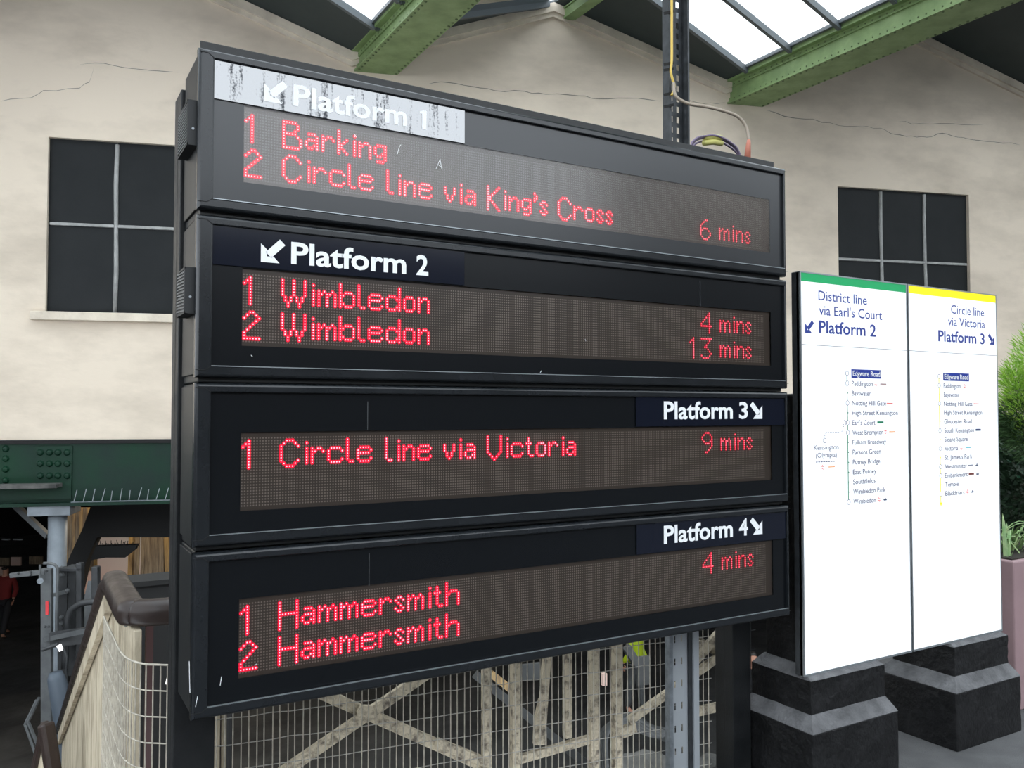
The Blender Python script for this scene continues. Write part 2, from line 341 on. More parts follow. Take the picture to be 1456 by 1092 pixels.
# cracks in the render
def crack(pts, wd=.012):
    P = []
    for i, p in enumerate(pts):
        P.append(onW(*p))
        if i < len(pts) - 1:
            q = pts[i + 1]
            for t in (.33, .66): P.append(onW(p[0] + (q[0] - p[0]) * t + random.uniform(-1, 1), p[1] + (q[1] - p[1]) * t + random.uniform(-1.6, 1.6)))
    vs = []; fs = []
    for i, (s_, z_) in enumerate(P):
        h = wd * random.uniform(.25, .6) * (1 if 0 < i < len(P) - 1 else .1); vs += [wpt(s_, z_ - h, -.002), wpt(s_, z_ + h, -.002)]
        if i: fs.append((2 * i - 2, 2 * i, 2 * i + 1, 2 * i - 1))
    MB().add(vs, fs).build('crack', M['crack'], wall)
z8 = lambda L: [(380 + x / 2.348, y / 2.348) for x, y in L]
z7 = lambda L: [(920 + x / 2.716, y / 2.716) for x, y in L]
z1 = lambda L: [(x / 2.912, y / 2.912) for x, y in L]
crack(z8([(540, 280), (600, 275), (690, 290), (760, 303), (860, 305), (930, 315), (1040, 320), (1110, 330), (1200, 328), (1310, 338)]))
crack(z7([(460, 425), (560, 455), (640, 460), (740, 485), (830, 490), (900, 495), (960, 520), (1020, 525), (1080, 530), (1140, 515), (1200, 530), (1260, 540), (1340, 548), (1440, 560)]))
crack(z7([(970, 470), (1050, 478), (1180, 478), (1300, 482)]), .008)
crack(z1([(0, 420), (130, 405), (180, 375), (330, 365), (370, 340), (390, 270)]), .008)
crack(z1([(330, 268), (430, 262), (560, 285), (740, 300)]), .008)
crack(z7([(140, 385), (220, 400), (300, 395)]), .007)

# windows
for wi, (s0, s1, z0, z1_) in enumerate(wins):
    wn = thing('window_%d' % (wi + 1), wpt(s0, z0), kind='structure')
    zb = 4.13
    cols = [s0 + (s1 - s0) * k / 3 for k in range(4)]
    for k in range(3):
        for za, zc in ((z0, zb), (zb, z1_)):
            MB().fbox(wpt, cols[k] + .004, cols[k + 1] - .004, .055 + random.uniform(0, .005), .10, za + .004, zc - .004).build('pane', M['wboard'], wn)
    for k in (1, 2):
        MB().tube([wpt(cols[k], z0, .05), wpt(cols[k] + .01, (z0 + zb) / 2, .05), wpt(cols[k], zb, .05), wpt(cols[k] - .008, 4.7, .05), wpt(cols[k], z1_ - .03, .05)], [.026, .03, .026, .029, .026], 8).build('mullion', M['mullion'], wn, smooth=True)
    for k in range(3):
        MB().fbox(wpt, cols[k] + .02, cols[k + 1] - .02, .03, .065, zb - .02, zb + .02).build('transom', M['mullion'], wn, bevel=.008)
    MB().fbox(wpt, s0 - .16, s1 + .16, -.08, .12, z0 - .11, z0).build('sill', M['coping'], wn, bevel=.01)

# roof: dark lining next to the wall, then glazed slopes with bars
roof = thing('ceiling', (6, 0, 6.7), kind='structure')
YB = -3.2  # unseen roof end cut back so open sky reflects in the top display
start = {2: 11.0, 3: 10.15, 4: 8.87, 5: 7.3}
lining = MB(); nsl = 0
def slope(i, a, b, ys):
    (xa, za), (xb, zb) = a, b
    wa_, wb_ = wally(xa) + .3, wally(xb) + .3
    t = .05
    lining.hexa([(xa, ys, za), (xb, ys, zb), (xb, wb_, zb), (xa, wa_, za), (xa, ys, za + t), (xb, ys, zb + t), (xb, wb_, zb + t), (xa, wa_, za + t)])
    vis = 0 <= i <= 6
    pitch = .82 if xa >= .5 and xb <= 16 else 1.64
    y = ys; k = 0
    pm = None; bmsh = None
    L = Vector((xb - xa, 0, zb - za)); Ln = L.length; Lu = L.normalized()
    while y > YB:
        y2 = y - pitch
        if pm is None:
            q = MB().hexa([Vector((xa, y - .02, za)) + Lu * .12 + Vector((0, 0, .03)), Vector((xb, y - .02, zb)) - Lu * .12 + Vector((0, 0, .03)), Vector((xb, y2 + .02, zb)) - Lu * .12 + Vector((0, 0, .03)), Vector((xa, y2 + .02, za)) + Lu * .12 + Vector((0, 0, .03)),
                           Vector((xa, y - .02, za)) + Lu * .12 + Vector((0, 0, .036)), Vector((xb, y - .02, zb)) - Lu * .12 + Vector((0, 0, .036)), Vector((xb, y2 + .02, zb)) - Lu * .12 + Vector((0, 0, .036)), Vector((xa, y2 + .02, za)) + Lu * .12 + Vector((0, 0, .036))])
            # one-sheet pane (top face only) keeps light transport simple
            q2 = MB().add(q.v[4:8], [(0, 1, 2, 3)])
            p = q2.build('glass_pane', M['pane'], roof); pm = p
            bb = MB().bar(Vector((xa, y, za)), Vector((xb, y, zb)), .055, .09).build('glazing_bar', M['rbar'], roof); bmsh = bb
        else:
            for src in (pm, bmsh):
                c = src.copy(); C.objects.link(c); c.parent = roof; c.location = (0, -pitch * k, 0)
        y = y2; k += 1
for i in range(len(prof) - 1):
    a, b = prof[i], prof[i + 1]
    vx = a if a in VAL else b
    # each glazed slope hangs from a ridge; start distance differs bay by bay
    ys = {-14.5: 12, -8.5: 12, -2.5: 11, 3.88: 10.15, 9.26: 8.87, 15.7: 6.2, 21.7: 5}[vx[0]]
    if a[0] == 9.26: ys = 5.6  # hidden slope glazed later; its longer lining dims the wall at right
    slope(i, a, b, ys)
lining.build('lining', M['soffit'], roof)
mb = MB()
for x, z in VAL[1:-1]:
    mb.box(x - .06, x + .12, YB, wally(x) - .3, z + .03, z + .08)
mb.build('gutter', M['rbar'], roof)
mb = MB()
for x, z in RID: mb.box(x - .10, x + .10, YB, wally(x) - .6, z - .12, z + .03)
mb.build('ridge_cap', M['rbar'], roof)

# valley girders
def girder(vx, zt, zb, xw0, xw1, name_label):
    yw = wally(xw0) - .02; g = thing('roof_girder', (vx, yw, zb), name_label, 'girder', 'green riveted roof girders')
    y1 = YB + .5
    def run(x0, x1, z0, z1_, nm, mt=M['green']):
        # end follows the skewed wall
        e = lambda x: wally(x) - .0
        MB().hexa([(x0, y1, z0), (x1, y1, z0), (x1, e(x1), z0), (x0, e(x0), z0), (x0, y1, z1_), (x1, y1, z1_), (x1, e(x1), z1_), (x0, e(x0), z1_)]).build(nm, mt, g)
    run(xw0, xw1, zb, zb + .025, 'bottom_flange')
    run(xw0 + .05, xw0 + .09, zb + .025, zt - .03, 'web')
    run(xw1 - .09, xw1 - .05, zb + .025, zt - .03, 'web')
    run(xw0 - .05, xw1 + .05, zt - .03, zt, 'top_flange')
    run(xw0 - .05, xw0 + .02, zt, zt + .06, 'gutter_lip')
    run(xw0 + .03, xw0 + .05, zb + .025, zb + .09, 'angle')
    run(xw0 + .03, xw0 + .05, zt - .10, zt - .03, 'angle')
    rv = MB(); y = yw - .1
    while y > y1 + .1:
        for x in (xw0 + .035, xw1 - .035): rv.dome((x, y, zb), (0, 0, -1), .019, .015)
        for z in (zb + .06, zt - .065): rv.dome((xw0 + .03, y, z), (-1, 0, 0), .013, .010)
        y -= .105
    tag(rv.build('rivets', M['rivet'], g), kind='stuff')
girder(9.3, 6.79, 6.445, 9.30, 9.87, 'green riveted valley girder meeting the wall right of the slotted steel upright')
girder(3.9, 6.72, 6.44, 3.91, 4.48, 'green riveted valley girder meeting the wall above the left half of the top display')
girder(-2.5, 6.75, 6.44, -2.5, -1.95, 'green riveted valley girder far left, outside the view') if False else None
rb = thing('ridge_beam', (6.75, wally(6.75), 7.45), 'short end of a small green beam at the peak of the middle gable', 'beam')
MB().box(6.76, 6.94, YB, wally(6.94) - .02, 7.47, 7.49).build('bottom_flange', M['green'], rb)
MB().box(6.78, 6.81, YB, wally(6.9) - .02, 7.49, 7.62).build('web', M['green'], rb)
MB().box(6.76, 6.94, YB, wally(6.94) - .02, 7.62, 7.64).build('top_flange', M['green'], rb)

# concourse floor, lower ground, dark walls (sides and far end added against sky light)
fl = MB()
fl.add([(-16, -14, 0), (25, -14, 0), (25, 4.6, 0), (5.2, 4.6, 0), (4.9, 3.3, 0), (3.2, 3.0, 0), (.3, 3.45, 0), (-.6, 2.6, 0), (-16, 2.6, 0)], [(0, 1, 2, 3, 4, 5, 6, 7, 8)])
fl.add([(v[0], v[1], -.35) for v in fl.v[:9]], [(8, 7, 6, 5, 4, 3, 2, 1, 0)])
for k in range(9): fl.f.append((k, (k + 1) % 9, (k + 1) % 9 + 9, k + 9)); fl.m.append(0)
tag(fl.build('floor', M['asphalt']), kind='structure')
GZ = -3.7
lg = MB(); N = 60
for j in range(N + 1):
    for i in range(N + 1):
        x = -20 + 50 * i / N; y = 3 + 40 * j / N
        lg.v.append((x, y, GZ + random.uniform(-.05, .08)))
for j in range(N):
    for i in range(N): a = j * (N + 1) + i; lg.f.append((a, a + 1, a + N + 2, a + N + 1)); lg.m.append(0)
tag(lg.build('trackbed', M['ground'], smooth=True, fix=False), kind='structure')
def sbox(name, mt, *a): return tag(MB().box(*a).build(name, mt), kind='structure')
sbox('side_blocker_left', M['rearwall'], -16.3, -16, -14, 43, -4, 2.4)  # unseen side wall added, kept low to let sky light in
sbox('side_blocker_right', M['rearwall'], 25, 25.3, -14, 43, -4, 6.9)  # unseen side wall added to shut out sky light
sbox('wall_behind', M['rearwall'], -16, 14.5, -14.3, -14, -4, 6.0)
sbox('reflection_blocker', M['rearwall'], 14.5, 25, -14.3, -14, -4, 9.5)  # unseen wall added to dim the reflection at the top display's right end
sbox('far_blocker', M['black'], -16, 25, 42, 42.3, -4, 3)  # added to close off sky light at the far end
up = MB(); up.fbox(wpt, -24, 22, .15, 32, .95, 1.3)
tag(up.build('undercroft_blocker', M['black']), kind='structure')  # unseen slab added to keep sky light off the ground behind the wall

# dark green bottom girder below the wall
gg = thing('plate_girder', wpt(-6, .56), 'dark green riveted plate girder carrying the cream wall at left', 'girder')
GS0, GS1 = -13.5, 13.8
MB().fbox(wpt, GS0, GS1, -.02, .10, .56, 1.345).build('web', M['dkgreen'], gg)
MB().fbox(wpt, GS0, GS1, -.16, .20, .52, .56).build('bottom_flange', M['dkgreen'], gg)
MB().fbox(wpt, GS0, GS1, -.05, .0, 1.30, 1.345).build('top_flange', M['black'], gg)
sp0, sp1 = onW(52, 680)[0], onW(103, 680)[0]
MB().fbox(wpt, sp0, sp1, -.045, -.02, .60, 1.27).build('splice_plate', M['dkgreen'], gg)
rv = MB()
for py in (643, 659, 676):
    for px in (59, 72, 84, 97): s_, z_ = onW(px, py); rv.dome(wpt(s_, z_, -.045), -WN, .045, .035, 8)
for py in (638, 652, 667, 683): s_, z_ = onW(9, py); rv.dome(wpt(s_, z_, -.02), -WN, .045, .035, 8)
tag(rv.build('rivets', M['dkgreen'], gg), kind='stuff')
ss = thing('spike_strip', wpt(-5.7, .56, -.1), 'row of thin steel bird spikes standing on the dark green girder flange', 'bird spikes')
MB().fbox(wpt, sp1 + .02, -3.2, -.13, -.08, .56, .57).build('base_strip', M['galv'], ss)
s_ = sp1 + .05
while s_ < -3.25:
    a = wpt(s_, .57, -.105); MB().bar(a, a + Vector((random.uniform(.01, .05), -.02, random.uniform(.12, .16))), .007, .007).build('spike', M['galv2'], ss); s_ += .108

# ================================================================ DISPLAY BOARD
FONT = {
'1': (6, ["..X", ".XX", "X.X"] + ["..X"] * 7),
'2': (6, ["..XX", ".X..X", "X....X", "....X", "...X", "..X", ".X", "X", "X", "XXXXXX"]),
'3': (7, ["XXXXXXX", ".....X", "....X", "...X", "..XX", "....X", ".....X", "......X", "X....X", ".XXXX"]),
'4': (7, [".....X", "....XX", "...X.X", "..X..X", ".X...X", "X....X", "XXXXXXX", ".....X", ".....X", ".....X"]),
'6': (7, ["...XX", "..X", ".X", "X", "X.XXX", "XX...X", "X.....X", "X.....X", ".X...X", "..XXX"]),
'9': (7, ["..XXX", ".X...X", "X.....X", "X.....X", ".X...XX", "..XXX.X", "......X", ".....X", "....X", "..XX"]),
'W': (9, ["X...X...X"] * 6 + [".X.X.X.X."] * 2 + ["..X...X.."] * 2),
'B': (7, ["XXXXX", "X....X", "X....X", "X...X", "XXXXX", "X....X", "X.....X", "X.....X", "X.....X", "XXXXXX"]),
'C': (7, ["..XXX", ".X...X", "X.....X", "X", "X", "X", "X", "X.....X", ".X...X", "..XXX"]),
'K': (6, ["X....X", "X...X", "X..X", "X.X", "XX", "XX", "X.X", "X..X", "X...X", "X....X"]),
'V': (7, ["X.....X"] * 7 + [".X...X", "..X.X", "...X"]),
'H': (7, ["X.....X"] * 4 + ["XXXXXXX"] + ["X.....X"] * 5),
'i': (2, ["", ".X", "", ".X", ".X", ".X", ".X", ".X", ".X"]),
'm': (7, ["", "", "", "X.X..X", "XX.XX.X", "X..X..X", "X..X..X", "X..X..X", "X..X..X"]),
'b': (6, ["X", "X", "X", "X.XXX", "XX...X", "X....X", "X....X", "XX...X", "X.XXX"]),
'd': (6, [".....X", ".....X", ".....X", ".XXX.X", "X...XX", "X....X", "X....X", "X...XX", ".XXX.X"]),
'l': (3, ["X"] * 8 + [".XX"]),
'e': (6, ["", "", "", ".XXXX", "X....X", "XXXXX", "X", "X....X", ".XXXX"]),
'o': (5, ["", "", "", ".XXX", "X...X", "X...X", "X...X", "X...X", ".XXX"]),
'n': (5, ["", "", "", "X.XX", "XX..X", "X...X", "X...X", "X...X", "X...X"]),
's': (4, ["", "", "", ".XX", "X..X", ".X", "..X", "X..X", ".XX"]),
'a': (5, ["", "", "", ".XXX", "....X", ".XXXX", "X...X", "X..XX", ".XX.X"]),
'r': (5, ["", "", "", "X.XX", "XX..X", "X", "X", "X", "X"]),
'c': (6, ["", "", "", ".XXXX", "X....X", "X", "X", "X....X", ".XXXX"]),
'k': (4, ["X", "X", "X", "X..X", "X.X", "XX", "XX", "X.X", "X..X"]),
'g': (5, ["", "", "", ".XXXX", "X...X", "X...X", "X..XX", ".XX.X", "....X", ".XXX"]),
't': (4, ["", ".X", ".X", "XXX", ".X", ".X", ".X", ".X", "..XX"]),
'h': (6, ["X", "X", "X", "X.XXX", "XX...X", "X....X", "X....X", "X....X", "X....X"]),
'v': (5, ["", "", "", "X...X", "X...X", "X...X", ".X.X", ".X.X", "..X"]),
"'": (2, ["X", ".X", "XX", "X"]),
' ': (3, []),
}
def cells(text, col, row):
    out = []
    for ch in text:
        wd, rows = FONT[ch]
        for r, ln in enumerate(rows):
            for c, q in enumerate(ln):
                if q == 'X': out.append((col + c, row + r))
        col += wd + 1
    return out
BX0, BX1, BY = .442, 2.968, 2.615
UH, UP_ = .490, .5055
PX = .0090
def leds(unit, name, cl, top, dim=False):
    mb = MB(); n = 8
    for c, r in cl:
        x = .586 + c * PX; z = top - .1775 - r * PX; y = 2.634
        for rad, mi, yy in ((.0050 if dim else .0068, 0, y), (.0019 if dim else .0023, 1, y - .0006)):
            mb.add([(x + rad * math.cos(6.2832 * k / n + .39), yy, z + rad * math.sin(6.2832 * k / n + .39)) for k in range(n)], [tuple(range(n))], mi)
    o = mb.build(name, [M['redled_dim'], M['pinkled_dim']] if dim else [M['redled'], M['pinkled']], unit, fix=False); tag(o, kind='stuff'); return o
def VX(px, z):   # small lens-pitch correction so a pixel column maps to the right x at height z
    a = onY(px, 584, BY); b = onY(px, 584 - (z - EYE) / ((a - CAM).dot(FW)) * F, BY); return b.x - a.x
def display(k, head, head_side, lines, label):
    top = 2.815 - UP_ * k; bot = top - UH
    u = thing('departure_display', (BX0, BY, top), label, 'display', 'stacked platform displays')
    # housing
    MB().box(BX0 + .012, BX1 - .012, BY + .03, BY + .285, bot - (.014 if k < 3 else -.004), top - .001).build('housing', M['housing'], u, bevel=.004)
    sd = MB(); sd.box(BX0 + .004, BX0 + .012, BY + .06, BY + .27, bot + .01, top - .008); sd.build('side_plate', M['housing'], u, bevel=.002)
    gx0, gx1, gz0, gz1 = .487, 2.952, top - .455, top - .028
    # frame: one rounded section swept round the opening, with mitre seams
    prf = [(0, .034), (0, .013), (.06, .009), (.14, .0055), (.24, .0025), (.34, .0008), (.45, 0), (.90, 0), (1, .0025), (1, .020)]
    mb = MB()
    for t, yy in prf:
        xa, xb, za, zb_ = BX0 + (gx0 - BX0) * t, BX1 - (BX1 - gx1) * t, bot + (gz0 - bot) * t, top - (top - gz1) * t
        if t < .5: xa, xb, za, zb_ = BX0 + .024 * t, BX1 - .024 * t, bot + .024 * t, top - .024 * t
        mb.v += [(xa, BY + yy, za), (xb, BY + yy, za), (xb, BY + yy, zb_), (xa, BY + yy, zb_)]
    for i in range(len(prf) - 1):
        for q in range(4): mb.f.append((4 * i + q, 4 * i + (q + 1) % 4, 4 * i + 4 + (q + 1) % 4, 4 * i + 4 + q)); mb.m.append(0)
    mb.build('frame', M['frame'], u, fix=False)
    for zc, sgn in ((top - .0145, -1), (bot + .0225, 1)):
        zg = gz1 if sgn < 0 else gz0
        MB().bar((BX0 - .0004, BY - .0003, zc), (gx0 - .018, BY - .0003, zc), .0018, .0018).build('mitre_seam', M['black'], u)
        MB().bar((gx0 - .018, BY - .0003, zc), (gx0, BY - .0003, zg), .0018, .0018).build('mitre_seam', M['black'], u)
        MB().bar((BX1 - .012, BY - .0003, zc), (BX1 + .0003, BY - .0003, zc), .0018, .0018).build('mitre_seam', M['black'], u)
    # thin silver strip standing in for the lit inner edge of the frame
    MB().box(gx0, gx1, BY - .0015, BY + .004, gz0 - .0012, gz0 + .0014).build('lit_edge_strip', M['silver'], u)
    mz1, mz0, mx0, mx1 = top - .150, top - .390, .578, 2.874
    s = MB(); y = BY + .013
    ys = .012
    for a, b, c, d in ((gx0, gx1, mz1, gz1), (gx0, gx1, gz0, mz0), (gx0, mx0, mz0, mz1), (mx1, gx1, mz0, mz1)): s.box(a, b, y, y + .006, c, d)
    s.build('screen_surround', M['surround_hazy'] if k == 0 else M['surround'], u)
    # local coords: x - BX0 , z - top (object origin of parent)
    MB().add([(mx0 - .01, 2.636, mz0 - .01), (mx1 + .01, 2.636, mz0 - .01), (mx1 + .01, 2.636, mz1 + .01), (mx0 - .01, 2.636, mz1 + .01)], [(0, 1, 2, 3)]).build('led_matrix', M['matrix_hazy'] if k == 0 else M['matrix'], u, fix=False)
    MB().add([(mx0, BY + .014, mz0), (mx1, BY + .014, mz0), (mx1, BY + .014, mz1), (mx0, BY + .014, mz1)], [(0, 1, 2, 3)]).build('cover_glass', M['cover_hazy'] if k == 0 else M['cover'], u, fix=False)
    for txt, col, row, mins, mcol in lines:
        leds(u, 'led_text', cells(txt[0], 0, row) + cells(txt[1:].strip(), 13, row), top)
        if mins:
            num, rest = mins.split(' ')
            cl = cells('mins', 221, row)
            cl += cells(num[-1], 209, row)
            if len(num) > 1: cl += cells('1', 202, row)
            leds(u, 'led_minutes', cl, top, True)
    # header film and lettering
    hy = BY + .0075
    if head_side == 'L':
        hx0, hx1 = gx0 + .001, 1.34
    else: hx0, hx1 = 2.106, gx1 - .001
    h = MB().box(hx0, hx1, hy, hy + .002, top - .147, gz1 - .001).build('header_film', M['streak'] if k == 0 else M['header'], u)
    ly = hy - .001
    if head_side == 'L':
        p0, p1, d0, d1, ac, py = ((417, 579, 600, 606.5, 392, 0), (414, 577.5, 592, 609, 388, 0))[k]
        zb, cap = top - .1235, .0655
    else:
        p0, p1, d0, d1, ac = 944, 1042, 1051, 1063.5, 1075.5
        zb, cap = (top - .1165, top - .1135)[k - 2], .068
    X = lambda p: onY(p, 584, ly).x + (.000 if head_side == 'R' else 0)
    if head_side == 'L': dxv = {0: -.0105, 1: -.0055}[k]    # verticals lean slightly at this height
    else: dxv = 0
    q = MB(); letter(q, 'Platform', X(p0) - dxv * 0 + VX(p0, zb), X(p1) + VX(p1, zb), zb, cap, ly, .024); q.build('lettering', M['white_vinyl'], h, fix=False)
    q = MB(); letter(q, str(k + 1), X(d0) + VX(d0, zb), X(d1) + VX(d1, zb), zb, cap, ly, .024)
    if k == 0: q = MB().add([(X(d0) + VX(d0, zb), ly, zb), (X(d1) + VX(d1, zb), ly, zb), (X(d1) + VX(d1, zb), ly, zb + cap), (X(d0) + VX(d0, zb) + .002, ly, zb + cap), (X(d0) + VX(d0, zb) - .010, ly, zb + cap - .008), (X(d0) + VX(d0, zb) - .008, ly, zb + cap - .015), (X(d0) + VX(d0, zb), ly, zb + cap - .013)], [(0, 1, 2, 3, 4, 5, 6)])
    q.build('numeral', M['white_vinyl'], h, fix=False)
    q = MB(); arrow(q, X(ac) + VX(ac, zb), zb + cap / 2, .074, -1 if head_side == 'L' else 1, ly); q.build('arrow_mark', M['white_vinyl'], h, fix=False)
    return u
D = [
 ('L', [('1Barking', 0, 0, None, 0), ('2Circle line via King\'s Cross', 0, 12, '6 mins', 0)], 'topmost display, Platform 1, pale reflective header, Barking and Circle line via King\'s Cross'),
 ('L', [('1Wimbledon', 0, 0, '4 mins', 0), ('2Wimbledon', 0, 12, '13 mins', 0)], 'second display from the top, Platform 2, two Wimbledon lines, 4 and 13 mins'),
 ('R', [('1Circle line via Victoria', 0, 0, '9 mins', 0)], 'third display from the top, Platform 3, single line Circle line via Victoria'),
 ('R', [('1Hammersmith', 0, 0, '4 mins', 0), ('2Hammersmith', 0, 12, None, 0)], 'lowest display, Platform 4, two Hammersmith lines, 4 mins'),
]
units = []
for k, (side, lines, lab) in enumerate(D): units.append(display(k, None, side, lines, lab))
# joints between the printed film sheets, and a few scratches
for k, px, p0, p1 in ((1, 995.5, 399, 437), (2, 523, 571, 611), (3, 525, 787, 833)):
    a, b = onY(px, p0, 2.627), onY(px, p1, 2.627); MB().box(a.x - .0006, a.x + .0006, 2.6268, 2.628, b.z, a.z).build('film_joint', M['midgrey'], units[k])
for k, L_ in ((0, [((565, 219), (568, 208)), ((568, 208), (570, 206)), ((620, 240), (626, 226)), ((623, 234), (629, 239)), ((626, 228), (628, 240)), ((507, 195), (504, 191))]), (3, [((315, 962), (313, 975)), ((278, 1005), (281, 990)), ((270, 985), (269, 940)), ((362, 946), (365, 944))]), (1, [((357, 505), (359, 507)), ((768, 530), (770, 527)), ((832, 482), (833, 485))])):
    q = MB()
    for p0, p1 in L_:
        a, b = onY(*p0, 2.6135), onY(*p1, 2.6135)
        if p0[0] > 300: a, b = onY(*p0, 2.6245), onY(*p1, 2.6245)
        q.bar(a, b, .0016, .0004, up=(0, 1, 0))
    tag(q.build('scratches', M['white_vinyl'], units[k]), kind='stuff')
MB().box(BX0 + .008, BX1 - .045, BY + .03, BY + .034, 2.810, 2.846).build('top_cap', M['housing'], units[0], bevel=.003)
# vents on the left flank
def vent(u, z0, z1_, px, lamp):
    y0 = 2.65; x0 = onY(267 if lamp else 263, z1_ and (175 if lamp else 410), 2.643).x; y1 = onX(253 if lamp else 251, 190 if lamp else 420, x0).y
    v = MB(); v.box(x0 + .002, BX0 + .004, y0, y1, z0, z1_); v.box(x0, x0 + .002, y0, y0 + .006, z0, z1_); v.box(x0, x0 + .002, y1 - .006, y1, z0, z1_); v.box(x0, x0 + .002, y0, y1, z0, z0 + .006); v.box(x0, x0 + .002, y0, y1, z1_ - .006, z1_)
    vo = v.build('vent_box', M['vent'], u)
    n = 13
    for i in range(n):
        z = z0 + .012 + (z1_ - z0 - .024) * i / (n - 1)
        MB().bar((x0 + .0005, y0 + .006, z - .004), (x0 + .0005, y1 - .006, z + .004), .003, .0048).build('louvre', M['midgrey'], vo)
    MB().tube([(x0 + .016, y0 - .002, z0 + .05), (x0 + .016, y0 + .004, z0 + .05)], .004, 8).build('screw', M['galv2'], vo)
vent(units[0], onY(271, 207, 2.66).z, onY(271, 143, 2.66).z, 0, 1); vent(units[1], onY(268, 446, 2.66).z, onY(268, 380, 2.66).z, 0, 0)

# two posts behind the board
for (x0, x1, y1, lab) in ((.436, .565, 3.03, 'black square post behind the left end of the stacked displays'), (2.90, 3.015, 3.02, 'black square post under the right end of the stacked displays')):
    p = thing('support_post', ((x0 + x1) / 2, 2.96, 0), lab, 'post', 'black posts carrying the displays')
    MB().box(x0, x1, 2.902, y1, 0, 2.78).build('post_shaft', M['post'], p, bevel=.004)
    MB().box(x0 - .03, x1 + .03, 2.87, y1 + .01, 0, .012).build('foot_plate', M['post'], p)
    MB().box(x0 - .0005, x0 + .004, 2.955, 2.960, .2, 2.70).build('cover_seam', M['black'], p)

# slotted steel upright behind the board with cables
sx0 = onY(943, 100, 2.97); sx1 = onY(972, 100, 2.97)
st = thing('slotted_upright', (sx0.x, 2.97, 0), 'tall slotted grey steel channel rising behind the displays', 'channel')
def slotted(x0, x1, y, z0, z1_, pit=.05, solid=.45, cw=.16):
    # plate with a regular grid of real slots: 2 columns
    mb = MB(); W_ = x1 - x0; xs = [x0, x0 + W_ * .24, x0 + W_ * (.24 + cw), x0 + W_ * .64, x0 + W_ * (.64 + cw), x1]; z = z0
    while z < z1_:
        for a, b in zip(xs, xs[1:]):
            col = xs.index(a)
            if col in (1, 3):
                mb.add([(a, y, z), (b, y, z), (b, y, z + pit * solid), (a, y, z + pit * solid)], [(0, 1, 2, 3)])
            else: mb.add([(a, y, z), (b, y, z), (b, y, z + pit), (a, y, z + pit)], [(0, 1, 2, 3)])
        z += pit
    return mb
x0, x1 = sx0.x, sx1.x; W_ = x1 - x0
slotted(x0 + W_ * .12, x0 + W_ * .92, 2.97, .8, 6.6).build('slotted_web', M['strut'], st, fix=False)
MB().box(x0, x0 + W_ * .12, 2.93, 2.975, .8, 6.6).build('flange', M['strut'], st)
MB().box(x0 + W_ * .92, x1, 2.93, 2.975, .8, 6.6).build('flange', M['strut'], st)
# lower galvanised upright visible under the board
gxa, gxb = onY(948, 1000, 2.925).x, onY(990, 1000, 2.925).x
sg = thing('galvanised_upright', (gxa, 2.925, 0), 'pale galvanised slotted upright below the display beside the right post', 'channel')
W2 = gxb - gxa
slotted(gxa + W2 * .12, gxa + W2 * .70, 2.925, 0, .80, .10, .7, .07).build('slotted_web', M['galv2'], sg, fix=False)
MB().box(gxa, gxa + W2 * .12, 2.905, 2.935, 0, .79).build('flange', M['galv'], sg)
MB().box(gxa + W2 * .70, gxa + W2 * .82, 2.915, 2.935, 0, .79).build('web_edge', M['strut'], sg)
MB().box(gxa + W2 * .82, gxb, 2.905, 2.935, 0, .79).build('flange', M['galv2'], sg)
def pp(L, y): return [onY(px, py, y) for px, py in L]
def smooth(P, n=4):
    out = []
    for i in range(len(P) - 1):
        a, b, c, d = P[max(i - 1, 0)], P[i], P[i + 1], P[min(i + 2, len(P) - 1)]
        for k in range(n):
            t = k / n; out.append(.5 * ((2 * b) + (c - a) * t + (2 * a - 5 * b + 4 * c - d) * t * t + (3 * b - a - 3 * c + d) * t ** 3))
    return out + [P[-1]]
z5 = lambda L: [(900 + x / 4.75, y / 4.75) for x, y in L]
cb = MB().tube(smooth(pp(z5([(262, -200), (262, 0), (262, 200), (262, 400), (255, 480), (268, 540), (280, 575), (272, 620), (260, 645)]), 2.915)), .006, 6)
cb.build('tied_cable', M['yellowc'], loc=(sx0.x, 2.915, 2.5), smooth=True)
tag(bpy.context.scene.collection.objects[-1], 'thin yellow cable tied along the slotted steel channel', 'cable')
cable = thing('looped_cable', onY(1060, 220, 3.0), 'tan cable arching from the steel channel down to an orange boot', 'cable')
P = smooth([onY(900 + x / 4.75, y / 4.75, 2.915 - .09 * i / 8) for i, (x, y) in enumerate([(275, 560), (282, 635), (320, 675), (390, 705), (500, 722), (620, 752), (710, 790), (765, 860), (782, 950)])])
MB().tube(P, .0075, 8).build('sheath', M['tanc'], cable, smooth=True)
e = onY(900 + 782 / 4.75, 945 / 4.75, 2.825); e2 = onY(900 + 772 / 4.75, 1078 / 4.75, 2.825)
MB().tube([e, e + (e2 - e) * .2, e2], [.008, .011, .017], 10).build('boot', M['boot'], cable, smooth=True)
vc = thing('cable_coil', onY(1020, 205, 2.9), 'violet cables looped through a yellow sleeve on top of the displays', 'cable')
for dz in (0, 7, -4):
    P = smooth([onY(900 + x / 4.75, (y + dz * 3) / 4.75, 2.70 + dz * .003) for x, y in [(390, 985), (430, 945), (490, 930), (540, 925), (600, 940), (660, 975), (700, 1010), (725, 1060)]])
    P[0].z = P[-1].z = 2.82
    for p_ in P: p_.z = max(p_.z, 2.82)
    MB().tube(P, .005, 6).build('strand', M['violet'], vc, smooth=True)
P = [onY(900 + x / 4.75, y / 4.75, 2.70) for x, y in [(478, 948), (540, 940), (600, 950)]]
MB().tube([p + Vector((0, 0, .012)) for p in P], .012, 10).build('sleeve', M['ytape'], vc, smooth=True); MB().tube([p - Vector((0, 0, .012)) for p in P], .012, 10).build('sleeve', M['ytape'], vc, smooth=True)
